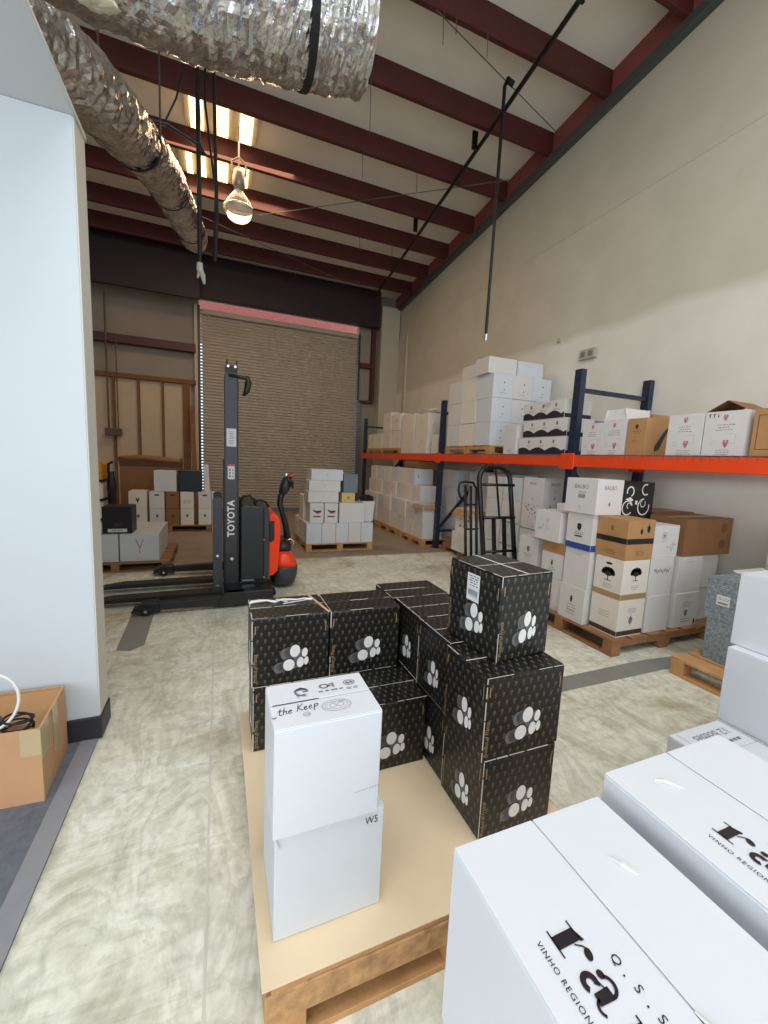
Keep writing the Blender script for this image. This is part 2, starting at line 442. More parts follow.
def open_carton(label, x0, x1, y0, y1, z0, z1, material, group=None, flap_h=0.10, inner=None, rot=0.0, tilt=(0.5, 0.9, 0.4, 0.7), name='open_carton'):
    w, d, h = x1-x0, y1-y0, z1-z0; t = 0.005
    b = MB()
    b.box(-w/2, w/2, -d/2, d/2, 0, t)
    b.box(-w/2, w/2, -d/2, -d/2 + t, t, h); b.box(-w/2, w/2, d/2 - t, d/2, t, h)
    b.box(-w/2, -w/2 + t, -d/2 + t, d/2 - t, t, h); b.box(w/2 - t, w/2, -d/2 + t, d/2 - t, t, h)
    o = b.build(name, material); o.location = ((x0+x1)/2, (y0+y1)/2, z0); o.rotation_euler = (0, 0, rot)
    tag(o, label, 'box', group)
    im = inner or material
    def flap(px, py, L, ax, ang):
        f = MB()
        if ax == 'x':   # hinge along x at y=py, leaning outward by ang from vertical
            s = -1 if py < 0 else 1
            M = Matrix.Translation((0, py, h)) @ Matrix.Rotation(-s*ang, 4, 'X'); f.box(-L/2, L/2, -t/2, t/2, 0.001, flap_h, M)
        else:
            s = -1 if px < 0 else 1
            M = Matrix.Translation((px, 0, h)) @ Matrix.Rotation(s*ang, 4, 'Y'); f.box(-t/2, t/2, -L/2, L/2, 0.001, flap_h, M)
        f.build('flap', im, o)
    a = tilt
    if a[0] is not None: flap(0, -d/2 + t/2, w, 'x', a[0])
    if a[1] is not None: flap(0, d/2 - t/2, w, 'x', a[1])
    if a[2] is not None: flap(-w/2 + t/2, 0, d, 'y', a[2])
    if a[3] is not None: flap(w/2 - t/2, 0, d, 'y', a[3])
    return o, (w, d, h)

def pallet(label, x0, x1, y0, y1, z0, z1, material, boards='x', nb=6, name='wooden_pallet'):
    w, d, h = x1-x0, y1-y0, z1-z0
    r = empty(name, ((x0+x1)/2, (y0+y1)/2, z0)); tag(r, label, 'pallet')
    bt = min(0.02, h*0.16)
    def B(nm, a, b_, c, e, f, g):
        if boards == 'x': MB().box(a, b_, c, e, f, g).build(nm, material, r, bevel=0.0015)
        else: MB().box(c, e, a, b_, f, g).build(nm, material, r, bevel=0.0015)
    W, D = (w, d) if boards == 'x' else (d, w)
    bw = D / nb * 0.82
    for k in range(nb):
        c = -D/2 + bw/2 + k*(D - bw)/(nb-1); B('deck_board', -W/2, W/2, c-bw/2, c+bw/2, h-bt, h)
    for k in range(3):
        c = -W/2 + .045 + k*(W - .09)/2; cw = .022 if k != 1 else .022
        for (d0, d1) in ((-D/2, -D/2+.10), (-.07, .07), (D/2-.10, D/2)):
            B('block', c-.045, c+.045, d0, d1, bt, h-bt)
        B('stringer', c-.04, c+.04, -D/2+.1, D/2-.1, h*0.52, h-bt-.0005)
    for k in range(3):
        c = -D/2 + .05 + k*(D-.1)/2; B('bottom_board', -W/2, W/2, c-.05, c+.05, 0, bt)
    return r

# ================================================================== THE SHELL
RX = 4.65; BY = 11.2
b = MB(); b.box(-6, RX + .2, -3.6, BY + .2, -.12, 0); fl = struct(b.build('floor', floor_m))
c = MB(); c.box(-3.2, -0.585, -3.4, 2.34, .0005, .006); struct(c.build('floor_office', carpet_m))
struct(MB().box(-0.66, -0.585, -3.4, 2.34, .006, .009).build('trim_1', strip_m, bevel=.001))
struct(MB().box(-0.050, -0.041, -3.4, 11.0, .0004, .0012).build('trim_2', joint_m))
# grey painted patches on the slab
p = MB(); p.prism([(1.25, 1.93), (3.16, 1.93), (3.9, 1.86), (3.9, 2.02), (3.16, 2.09), (1.25, 2.07)], .0004, .0012, 'z'); struct(p.build('trim_3', tape_floor))
p = MB(); p.prism([(-.72, 3.40), (-.62, 3.36), (-.54, 3.44), (-.56, 4.1), (-.74, 4.1)], .0004, .0012, 'z'); struct(p.build('trim_4', tape_floor))

def roof_z(y): return 6.485 - 0.078 * (y - 4.4)
rf = MB()
rf.add([(-6, -3.6, roof_z(-3.6)), (RX+.2, -3.6, roof_z(-3.6)), (RX+.2, BY+.2, roof_z(BY+.2)), (-6, BY+.2, roof_z(BY+.2)),
        (-6, -3.6, roof_z(-3.6)+.1), (RX+.2, -3.6, roof_z(-3.6)+.1), (RX+.2, BY+.2, roof_z(BY+.2)+.1), (-6, BY+.2, roof_z(BY+.2)+.1)],
       [(0,1,2,3),(7,6,5,4),(0,4,5,1),(1,5,6,2),(2,6,7,3),(3,7,4,0)])
struct(rf.build('ceiling', insul))
# right wall: lower wall, thinner upper band set back above the ledge, cap angle
w = MB(); w.box(RX, RX+.2, -3.6, BY+.2, 0, 4.78); w.prism([(RX, 4.78), (RX+.04, 4.82), (RX+.2, 4.82), (RX+.2, 4.78)], -3.6, BY+.2, 'y')
struct(w.build('wall_right', wall_m))
w = MB(); w.box(RX+.03, RX+.2, -3.6, BY+.2, 4.80, 7.0); struct(w.build('wall_right_upper', wall_m))
t = MB()
def rz_off(y, o): return roof_z(y) + o
def sloped_bar(x0, x1, o0, o1, y0=-3.6, y1=BY):
    return MB().add([(x0,y0,rz_off(y0,o0)),(x1,y0,rz_off(y0,o0)),(x1,y1,rz_off(y1,o0)),(x0,y1,rz_off(y1,o0)),
                     (x0,y0,rz_off(y0,o1)),(x1,y0,rz_off(y0,o1)),(x1,y1,rz_off(y1,o1)),(x0,y1,rz_off(y1,o1))],
                    [(3,2,1,0),(4,5,6,7),(0,1,5,4),(1,2,6,5),(2,3,7,6),(3,0,4,7)])
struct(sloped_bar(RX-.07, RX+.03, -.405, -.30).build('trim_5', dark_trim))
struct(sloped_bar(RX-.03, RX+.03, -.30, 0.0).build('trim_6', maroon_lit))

# back wall with its opening for the roll door
DX0, DX1, DZ = -0.36, 3.52, 4.86
w = MB(); w.box(-6, DX0-.07, BY, BY+.2, 0, 6.2); w.box(DX1+.06, RX, BY, BY+.2, 0, 6.2); w.box(DX0-.07, DX1+.06, BY, BY+.05, DZ+.20, 6.2)
struct(w.build('wall_back', insul_wall))
struct(MB().box(-6, -5.8, -3.6, BY, 0, 7.0).build('wall_left', insul_wall))
# roll door: corrugated curtain, guides, hood
d = MB(); n = 66; y0 = BY - .02
pr = []
for k in range(n):
    z = DZ * k / n; s = DZ / n
    pr += [(y0, z), (y0 - .022, z + s*.30), (y0 - .022, z + s*.62), (y0 + .001, z + s*.90)]
pr.append((y0, DZ))
vs = [(DX0, y, z) for y, z in pr] + [(DX1, y, z) for y, z in pr]
N_ = len(pr); fs = [(i, i+1, N_+i+1, N_+i) for i in range(N_-1)]
d.add(vs, fs)
door = empty('door_1', ((DX0+DX1)/2, BY-.02, 0)); struct(door)
o = d.build('door_curtain', door_m); o.parent = door; o.matrix_parent_inverse = Matrix.Translation(-Vector(door.location))
def door_part(mb, nm, mt, bevel=0):
    o = mb.build(nm, mt, bevel=bevel); o.parent = door; o.matrix_parent_inverse = Matrix.Translation(-Vector(door.location)); return o
g = MB()
for k in range(n):      # slat end locks bridging the bright slot beside the guide
    z = DZ * k / n; g.box(DX0-.045, DX0+.005, y0-.03, y0-.008, z, z+DZ/n*.62)
door_part(g, 'slat_end_lock', guide_m)
g = MB()
for k in range(n):
    z = DZ * k / n; g.box(DX1-.005, DX1+.045, y0-.03, y0-.008, z, z+DZ/n*.8)
door_part(g, 'slat_end_lock', guide_m)
door_part(MB().box(DX0-.10, DX0-.045, y0-.07, y0+.0, 0, DZ+.05), 'guide_rail', truck_dark, .004)
door_part(MB().box(DX1+.04, DX1+.14, y0-.09, y0+.0, 0, 3.1), 'guide_rail', guide_m, .004)
door_part(MB().box(DX1+.04, DX1+.08, y0-.06, y0+.0, 3.1, DZ), 'guide_rail', truck_dark, .004)
door_part(MB().box(DX0, DX1, y0-.10, y0-.03, DZ-.14, DZ-.03), 'door_hood', door_m, .006)
door_part(MB().box(DX0, DX1, y0-.05, y0-.024, 0, .10), 'bottom_bar', guide_m, .003)
# added panel outside the door slot for the red lintel, sunlit pink in its colour
struct(MB().add([(DX0-.3, BY+.9, DZ-.6), (DX1+.3, BY+.9, DZ-.6), (DX1+.3, BY+.9, DZ+1.6), (DX0-.3, BY+.9, DZ+1.6)], [(0,1,2,3)]).build('trim_7', mat('sunlit_lintel_panel', rgb(244, 160, 155), .6)))

# steel frame across the back bay, header shade put into its colour
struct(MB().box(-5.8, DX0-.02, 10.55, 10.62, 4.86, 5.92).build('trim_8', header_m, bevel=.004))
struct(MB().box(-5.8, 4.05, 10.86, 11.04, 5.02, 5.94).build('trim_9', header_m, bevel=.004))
struct(MB().box(3.92, 4.02, 11.02, BY, 3.05, 5.1).build('trim_10', maroon, bevel=.004))
struct(MB().box(DX1+.08, 3.98, 11.05, BY, 3.98, 4.1).build('trim_11', maroon, bevel=.004))
struct(MB().box(DX1+.08, 3.98, 11.05, BY, 3.04, 3.1).build('trim_12', maroon, bevel=.004))
# boxed column in the corner
struct(MB().box(4.12, RX, 10.9, BY, 0, 5.62).build('wall_column', column_m, bevel=.01))
struct(MB().box(RX-.05, RX, 10.3, 10.42, 0, 4.8).build('trim_13', column_m, bevel=.006))
# girts and the stud framed lower wall left of the door
struct(MB().box(-5.8, -.50, 10.98, BY, 3.80, 3.98).build('trim_14', maroon, bevel=.004))
sw = MB(); sw.box(-5.8, -.62, 11.12, BY, 0, 3.06); struct(sw.build('wall_back_lower', stud_panel))
struct(MB().box(-5.8, -.50, 11.02, BY-.09, 3.06, 3.16).build('trim_15', wood_stud, bevel=.004))
for k in range(9):
    x = -.70 - k*.49
    struct(MB().box(x-(.09 if k == 0 else .045), x+(.06 if k == 0 else .0), 11.03, 11.12, 0, 3.06).build('trim_%d' % (16+k), wood_stud, bevel=.003))
struct(MB().box(-.53, -.46, 11.06, BY, 0, 4.9).build('trim_25', column_m, bevel=.003))

# near partition, its skirting and the office soffit
struct(MB().box(-3.2, -.578, 2.34, 2.50, 0, 2.905).build('wall_partition', partition_m, bevel=.003))
struct(MB().box(-.578, -.574, 2.344, 2.498, .12, 2.90).build('trim_26', end_m))
struct(MB().box(-3.2, -.566, 2.328, 2.512, .006, .125).build('baseboard_partition', skirting_m, bevel=.005, seg=2))
struct(MB().box(-3.2, -.566, -3.4, 2.50, 2.906, 2.925).build('ceiling_office', soffit_m, bevel=.002))
struct(MB().box(-3.2, -3.1, -3.4, 2.34, 0.006, 2.9).build('wall_office', partition_m))

# ------------------------------------------------------------------ roof purlins
def purlin(y):
    zr = roof_z(y)
    b = MB(); h = .30
    prof = [(y, zr-.004), (y, zr-h), (y+.012, zr-h-.006), (y+.066, zr-h-.003), (y+.066, zr-h+.025), (y+.058, zr-h+.025), (y+.058, zr-h+.006), (y+.010, zr-h+.006), (y+.010, zr-.012), (y+.066, zr-.012), (y+.066, zr-.004)]
    b.prism(prof, -5.8, RX-.02, 'x')
    return b.build('roof_beam', maroon, loc=(-.6, y, zr-h))
ys = [-2.5, -1.5, -.5, .5, 1.48, 2.46, 3.44, 4.40, 5.38, 6.42, 7.40, 8.36, 9.28, 10.14]
ordn = ['first','second','third','fourth','fifth','sixth','seventh','eighth','ninth','tenth','eleventh','twelfth','thirteenth','fourteenth']
for i, y in enumerate(ys):
    if y < 1.4: continue      # nothing of the nearer ones is in view
    tag(purlin(y), 'dark red steel roof beam, %s of the row counting from the roll-up door' % ordn[len(ys)-1-i], 'beam', 'roof beams')

# ------------------------------------------------------------------ ducts
def duct(name, label, pts, r, nring, nseg=40, amp=.012, seed=1, taper=None):
    rnd = random.Random(seed)
    P = [Vector(p) for p in pts]
    # Catmull resample
    out = []
    Q = [P[0]*2 - P[1]] + P + [P[-1]*2 - P[-2]]
    segs = len(P) - 1
    for k in range(nring):
        t = k/(nring-1)*segs; i = min(int(t), segs-1); u = t - i
        a, b_, c, d_ = Q[i], Q[i+1], Q[i+2], Q[i+3]
        out.append(0.5*((2*b_) + (c-a)*u + (2*a-5*b_+4*c-d_)*u*u + (3*b_-a-3*c+d_)*u**3))
    mb = MB(); ref = Vector((0,0,1)); base = 0
    ph = [rnd.uniform(0, 6.28) for _ in range(12)]
    for k, p in enumerate(out):
        d_ = (out[min(k+1, nring-1)] - out[max(k-1, 0)]).normalized()
        a = d_.cross(ref).normalized(); b_ = a.cross(d_).normalized()
        rib = rnd.uniform(-1, 1)
        for i in range(nseg):
            t = 2*PI*i/nseg
            rr = (r if taper is None else r*(taper[0] + (taper[1]-taper[0])*k/(nring-1)))
            rr += amp*(.55*rib*math.sin(2*t+ph[k % 12]) + .7*math.sin(3*t + k*.9 + ph[(k//3) % 12]) * math.sin(k*.37+ph[3]) + rnd.uniform(-.55, .55))
            mb.v.append(tuple(p + (a*math.cos(t) + b_*math.sin(t))*rr))
    for k in range(nring-1):
        for i in range(nseg):
            j = (i+1) % nseg; mb.f.append((k*nseg+i, k*nseg+j, (k+1)*nseg+j, (k+1)*nseg+i))
    mb.f.append(tuple((nring-1)*nseg + i for i in range(nseg))); mb.f.append(tuple(reversed(range(nseg))))
    e = empty(name, tuple(P[0])); tag(e, label, 'duct')
    o = mb.build('foil_sleeve', foil, e, smooth=False, loc=tuple(P[0])); o.location = (0,0,0)
    return e, out
def band(parent, c, axis, r, w, material, hang=None, name='hanger_strap', thick=.006):
    c = Vector(c); axis = Vector(axis).normalized(); ref = Vector((0,0,1)); a = axis.cross(ref).normalized(); b_ = a.cross(axis).normalized()
    mb = MB(); n = 32
    for k, (o, rr) in enumerate(((-w/2, r), (w/2, r), (w/2, r+thick), (-w/2, r+thick))):
        for i in range(n):
            t = 2*PI*i/n; mb.v.append(tuple(c + axis*o + (a*math.cos(t)+b_*math.sin(t))*rr))
    for k in range(4):
        for i in range(n):
            j = (i+1) % n; k2 = (k+1) % 4; mb.f.append((k*n+i, k*n+j, k2*n+j, k2*n+i))
    if hang:
        for s in (-1, 1):
            q = c + a*(r*s*.98)
            mb.bar(q, (q.x, q.y, hang), w, thick, up=tuple(a))
    o = mb.build(name, material, parent, loc=tuple(parent.location)); o.location = (0,0,0); return o

e, ring_pts = duct('foil_duct', 'wide crinkled foil duct crossing overhead above the near partition, open end to the right',
         [(-1.7, 2.14, 3.80), (-.9, 2.2, 3.60), (-.2, 2.25, 3.56), (.30, 2.25, 3.61), (.66, 2.24, 3.67)], .29, 120, 56, .010, 3)
band(e, (.38, 2.25, 3.625), (1, -.02, .13), .298, .035, strap_m, hang=roof_z(2.2)-.02)
band(e, (-.92, 2.2, 3.60), (1, .05, -.12), .31, .035, strap_m, hang=roof_z(2.2)-.02)
e2, ring2 = duct('foil_duct', 'narrower crumpled foil duct running back under the roof beams towards the roll-up door',
         [(-1.05, 2.75, 3.55), (-.78, 3.4, 3.74), (-.66, 4.3, 4.05), (-.56, 5.2, 4.34), (-.48, 6.3, 4.62), (-.40, 7.4, 4.86), (-.36, 8.0, 4.98)], .20, 130, 40, .013, 5, taper=(1.08, 1.0))
band(e2, (-.66, 4.3, 4.05), (.1, 1, .32), .222, .05, strap_m, hang=roof_z(4.3)-.2)
band(e2, (-.52, 5.7, 4.47), (.08, 1, .28), .218, .035, strap_m)
band(e2, (-.40, 7.35, 4.85), (.06, 1, .2), .215, .04, strap_m)
f = MB()
rr = random.Random(2)
def lump(mb, c, r, n=9):
    vs = []; fs = []
    for i in range(n+1):
        for j in range(n*2):
            th = PI*i/n; ph_ = 2*PI*j/(n*2); q = 1 + rr.uniform(-.16, .16)
            vs.append((c[0]+r[0]*q*math.sin(th)*math.cos(ph_), c[1]+r[1]*q*math.sin(th)*math.sin(ph_), c[2]+r[2]*q*math.cos(th)))
    for i in range(n):
        for j in range(n*2):
            k = (j+1) % (n*2); fs.append((i*n*2+j, i*n*2+k, (i+1)*n*2+k, (i+1)*n*2+j))
    mb.add(vs, fs)
# torn insulation wrap hanging under the near duct
lump(f, (-.60, 2.05, 3.22), (.15, .07, .05)); lump(f, (-.50, 1.98, 3.13), (.12, .05, .03)); lump(f, (-.41, 1.96, 3.07), (.08, .04, .016))
tag(f.build('torn_insulation', insul_fluff, smooth=True, loc=(-.5, 2.0, 3.1)), 'ragged pale insulation wrap hanging off the wide foil duct above the partition', 'insulation')

# steel channel hangers, drop cables under the roof at the left
def hanger(label, pts_list, r, name='hanging_cable', cat='cable', material=black_m, group=None):
    p0 = pts_list[0][0]
    mb = MB()
    for pts in pts_list: mb.tube(pts, r, 8)
    return tag(mb.build(name, material, loc=p0), label, cat, group)
hanger('long black cable bundle hanging beside the narrow foil duct, leftmost drop with a pale hook', [[(-.20, 5.0, 6.36), (-.185, 5.0, 5.2), (-.175, 5.0, 4.2), (-.178, 5.0, 3.45)]], .022)
tag(MB().tube([(-.178, 5.0, 3.45), (-.178, 5.0, 3.38), (-.15, 5.0, 3.33), (-.135, 5.0, 3.25)], [.03, .035, .028, .012], 8).tube([(-.178, 5.0, 3.38), (-.20, 5.0, 3.30)], [.02, .01], 8).build('cable_hook', plug_m, loc=(-.178, 5.0, 3.4)), 'small pale hook on the end of the longest hanging cable', 'hook')
hanger('thin black drop cable, middle one of the bundle beside the duct', [[(-.10, 5.05, 6.35), (-.115, 5.05, 5.0), (-.02, 5.05, 4.2), (-.04, 5.05, 3.55)]], .012)
hanger('straight black drop cable, right one of the bundle beside the duct', [[(-.05, 4.95, 6.35), (-.03, 4.95, 5.2), (-.01, 4.95, 3.9), (-.03, 4.95, 3.48)]], .018)
hanger('slanting black wire from the roof to the narrow foil duct', [[(-.22, 5.1, 5.75), (-.38, 5.1, 5.0), (-.5, 5.1, 4.72)]], .009, 'support_wire', 'wire')
hanger('dark horizontal steel bar running from the duct strap to the cable bundle', [[(-.80, 4.9, 4.60), (-.45, 4.95, 4.64), (-.18, 5.0, 4.58), (-.13, 5.0, 4.50)]], .022, 'support_bar', 'bar')

# sprinkler pipe along the roof and its drop
pb = empty('sprinkler_pipe', (3.45, 4.8, roof_z(4.8)-.395)); tag(pb, 'black pipe running lengthwise under the roof beams with a long drop pipe hanging from it', 'pipe')
def rel(mb, nm, mt, parent, **k):
    o = mb.build(nm, mt, parent, loc=tuple(parent.location), **k); o.location = (0,0,0); return o
rel(MB().tube([(3.30, 2.6, roof_z(2.6)-.395), (3.44, 5, roof_z(5)-.395), (3.66, 9.2, roof_z(9.2)-.395), (3.72, 10.5, roof_z(10.5)-.395)], .028, 10), 'main_pipe', black_m, pb)
dp = rel(MB().tube([(3.36, 4.72, roof_z(4.72)-.335), (3.28, 4.72, roof_z(4.72)-.315), (3.24, 4.72, roof_z(4.72)-.395), (3.235, 4.72, 3.18)], [.035, .035, .022, .020], 10), 'drop_pipe', black_m, pb)
rel(MB().tube([(3.235, 4.72, 3.18), (3.235, 4.72, 3.10)], [.028, .022], 10), 'pipe_coupling', chrome, pb)
for y in (3.7, 5.6, 7.6): rel(MB().box(3.32+.05*(y-3.7)*.5, 3.40+.05*(y-3.7)*.5, y-.015, y+.015, roof_z(y)-.435, roof_z(y)-.2), 'pipe_clamp', black_m, pb)

# thin bracing rods and tie wires under the roof
rods = [((2.11, 4.40, 6.15), (4.47, 5.06, 6.10)), ((.64, 8.45, 5.80), (4.30, 5.95, 6.0)), ((-.3, 8.5, 5.6), (3.0, 10.2, 5.68))]
for i, (a, b_) in enumerate(rods):
    tag(MB().tube([a, b_], .006, 6).build('brace_rod', rod_m, loc=a), ['thin steel rod slanting under the nearest roof beams to the right wall', 'long thin steel rod crossing below the roof beams in mid bay', 'faint thin rod under the beams nearest the roll-up door'][i], 'rod')
for i, (x, y, l) in enumerate([(1.55, 3.7, .9), (2.2, 4.5, .5), (2.75, 4.6, .42), (1.75, 5.5, .8), (2.9, 6.5, .5), (2.0, 6.6, .55), (1.1, 5.4, .5), (2.6, 8.4, .45), (3.3, 8.45, .4), (2.35, 4.45, .35)]):
    y = min(ys, key=lambda q: abs(q - y)) + .02
    tag(MB().tube([(x, y-.01, roof_z(y)-.05), (x+.01, y-.02, roof_z(y)-.115-l)], .0045, 6).build('tie_wire', rod_m, loc=(x, y, roof_z(y)-l)), 'short thin wire hanging straight down from a roof beam', 'wire', 'tie wires under the roof')

# ------------------------------------------------------------------ lamps
for r_, (yy, xs) in enumerate((( 6.56, (-.27, .06, .39)), (7.53, (-.42, -.22, .07, .39)))):
    e = empty('ceiling_lamp', (.05, yy, (roof_z(yy)-.05)-.02)); tag(e, ['bright warm lamp bank of three glowing grilles between the roof beams, nearer one', 'bright warm lamp bank of four glowing grilles between the roof beams, farther one'][r_], 'lamp')
    rel(MB().box(xs[0]-.16, xs[-1]+.16, yy-.02, yy+.74, (roof_z(yy)-.05)-.075, (roof_z(yy)-.05)-.02), 'lamp_housing', mat('lamp_housing_paint', rgb(190, 180, 160), .5), e, bevel=.004)
    for x in xs:
        L = MB()
        w_l = .085 if r_ == 0 or x > 0 else .05
        L.box(x-w_l, x+w_l, yy+.03, yy+.70, (roof_z(yy)-.05)-.105, (roof_z(yy)-.05)-.076)
        dfs = rel(L, 'diffuser', glass_warm, e)
        G = MB()
        for k in range(11): G.box(x-.082+.02, x+.082-.02, yy+.05+k*.062, yy+.058+k*.062, (roof_z(yy)-.05)-.110, (roof_z(yy)-.05)-.104)
        for sx in (-.05, 0, .05): G.box(x+sx-.004, x+sx+.004, yy+.03, yy+.70, (roof_z(yy)-.05)-.113, (roof_z(yy)-.05)-.1105)
        g_ = G.build('lamp_grille', chrome, dfs, loc=tuple(e.location)); g_.location = (0,0,0)
hb = empty('high_bay_lamp', (.29, 7.0, 5.06)); tag(hb, 'unlit industrial lamp with round glass bowl hanging below the glowing lamp banks', 'lamp')
MB().lathe([(.045, .30), (.06, .27), (.10, .22), (.17, .12), (.205, .03), (.20, -.02), (.15, -.10), (.08, -.14), (.001, -.15)]).build('glass_bowl', glass_m, hb, smooth=True)
MB().lathe([(.001, .56), (.075, .55), (.085, .50), (.085, .36), (.06, .30), (.001, .295)]).build('ballast_housing', mat('lamp_grey_metal', rgb(150,146,138), .4, .6), hb, smooth=True)
MB().lathe([(.195, .05), (.213, .045), (.213, .015), (.195, .01)]).build('rim', chrome, hb, smooth=True)
MB().tube([(0,0,.55), (0,0,1.15)], .012, 8).tube([(-.09,0,.50), (-.10,0,.66), (0,0,.74), (.10,0,.66), (.09,0,.50)], .012, 8).build('hanger', wire_m, hb)

# ================================================================== PALLET RACK
rack = empty('pallet_rack', (3.52, 3.4, 0)); tag(rack, 'navy and orange steel pallet rack along the right wall loaded with cartons', 'rack')
RY = [.55, 3.40, 6.25, 10.28]
for y in RY:
    for x in (3.52, 4.565):
        u = MB(); u.box(x, x+.012, y-.04, y+.04, 0, 2.54); u.box(x, x+.07, y-.045, y-.04, 0, 2.54); u.box(x, x+.07, y+.04, y+.045, 0, 2.54)
        u.box(x+.062, x+.07, y-.04, y-.025, 0, 2.54); u.box(x+.062, x+.07, y+.025, y+.04, 0, 2.54)
        uo = rel(u, 'upright', navy, rack)
        fp = MB().box(x-.03, x+.08, y-.07, y+.07, 0, .008).build('foot_plate', navy, uo, loc=tuple(rack.location)); fp.location = (0,0,0)
        h_ = MB()
        for k in range(24):
            zz = .12 + k*.1
            for s in (-.02, .02): h_.box(x-.001, x+.002, y+s-.006, y+s+.006, zz, zz+.035)
        ho = h_.build('slot_row', black_m, uo, loc=tuple(rack.location)); ho.location = (0,0,0); ho['kind'] = 'stuff'
    rel(MB().bar((3.59, y, 2.33), (4.57, y, 2.33), .035, .045), 'horizontal_brace', navy, rack)
    rel(MB().bar((3.59, y, .30), (4.57, y, .30), .035, .04), 'horizontal_brace', navy, rack)
    rel(MB().bar((3.59, y, .34 if y > 4 else 1.46), (4.57, y, 1.46 if y > 4 else .34), .035, .05), 'diagonal_brace', navy, rack)
for k in range(3):
    ya, yb = RY[k]+.045, RY[k+1]-.045
    for x in (3.49, 4.575):
        bm_ = MB(); bm_.prism([(x, 1.52), (x+.05, 1.52), (x+.05, 1.60), (x+.025, 1.60), (x+.025, 1.635), (x, 1.635)], ya, yb, 'y')
        bo = rel(bm_, 'beam', orange_steel, rack)
        for yy in (ya, yb):
            c_ = MB().box(x-.012, x+.0, yy-.05, yy+.05, 1.49, 1.66).build('beam_connector', orange_steel, bo, bevel=.003, loc=tuple(rack.location)); c_.location = (0,0,0)
    dk = MB(); n = int((yb-ya)/.06)
    for i in range(n):
        y = ya + .03 + i*.06; dk.box(3.495, 4.55, y-.003, y+.003, 1.636, 1.642); dk.box(3.488, 3.494, y-.003, y+.003, 1.600, 1.642)
    for i in range(9):
        x = 3.50 + i*.128; dk.box(x-.003, x+.003, ya, yb, 1.642, 1.647)
    for i in range(3):
        y = ya + (yb-ya)*(i+.5)/3; dk.box(3.545, 4.49, y-.02, y+.02, 1.602, 1.635)
    rel(dk, 'wire_deck', wire_m, rack)
SH = 1.648

# ================================================================== FOREGROUND PALLET WITH BLACK CARTONS
S = .963
def mx(v): return v*S
def mz(v): return 1.5 - S*(1.5 - v)
PT = mz(.15)
pal = pallet('worn wooden pallet covered with cardboard under the black cartons, nearest the camera', mx(.118), mx(1.26), mx(.905), mx(2.12), 0, PT-.006, wood, 'x', 6)
MB().box(-mx(1.17)/2-.002, mx(1.17)/2+.002, -mx(1.215)/2-.003, -mx(1.215)/2+.10, .086, PT-.028).build('edge_beam', mat('splintered_pallet_edge', rgb(184,142,98), .85, var=.3, scale=22, bump=.6, bscale=50), pal, bevel=.004)
sh = MB().box(mx(.094), mx(1.25), mx(.90), mx(2.11), PT-.0055, PT-.0005).build('cardboard_sheet', kraft_sheet, bevel=.001, loc=(mx(.67), mx(1.5), PT-.0055))
tag(sh, 'flat tan cardboard sheet laid over the nearest pallet', 'cardboard')
sh2 = MB().box(-.25, .25, -.0006, .0006, 0, .0006)
def pb_marks(o, dims, faces=('-y', '-x'), label=False, seed=0):
    w, d, h = dims
    for fc in faces:
        W = w if fc == '-y' else d
        k = W/.33
        cx, cy = .015*k, -.045
        cl = [(0, .034, .024, .031), (.043, .022, .014, .023), (-.026, -.028, .027, .029), (.024, -.022, .017, .026), (.050, -.018, .011, .021)]
        sh_ = Ink()
        for (a, b_, r1, r2) in cl:
            for j in range(3, 0, -1): sh_.disc(cx + (a - .014*j)*k, cy + b_ - .003*j, r1*k*.85, r2*.85, 14)
        sh_.put(o, fc, dims, ink_silver, 'printed_cork_shafts', e=.0010)  # grey cork shafts, part of the print
        st = Ink()
        for (a, b_, r1, r2) in cl: st.disc(cx + a*k, cy + b_, r1*k*.92, r2*.92, 18, ang=-.1)
        st.put(o, fc, dims, ink_white, 'printed_corks', e=.0018)
        g = Ink(); g.rect(-W/2+.013, .10*h/.3, .0035, .035); g.rect(W/2-.016, .09, .0035, .045)
        g.text('Product of France', -W/2+.013, -.07, .022, ang=PI/2, shear=.2, sx=.8)
        g.put(o, fc, dims, ink_gold, 'printed_lettering', e=.0012)
def worn(o, dims):
    w, d, h = dims; e = MB()
    r = random.Random(int(w*1e4)+int(d*1e3)+int(o.location.x*1e3))
    def strip(a, b_):
        a = Vector(a); b_ = Vector(b_); t_ = 0
        while t_ < 1:
            l = r.uniform(.08, .35); u = min(1, t_+l)
            if r.random() < .82: e.bar(a.lerp(b_, t_), a.lerp(b_, u), r.uniform(.0015, .0045), .0012)
            t_ = u + r.uniform(0, .05)
    strip((-w/2, -d/2, h), (w/2, -d/2, h)); strip((-w/2, -d/2, h), (-w/2, d/2, h)); strip((-w/2, -d/2-.0005, 0), (-w/2, -d/2-.0005, h))
    strip((-w/2, 0, h+.0005), (w/2, 0, h+.0005))
    e.build('worn_edge', mat('scuffed_edge_paper', rgb(196, 192, 182), .7, var=.1, scale=50), o)

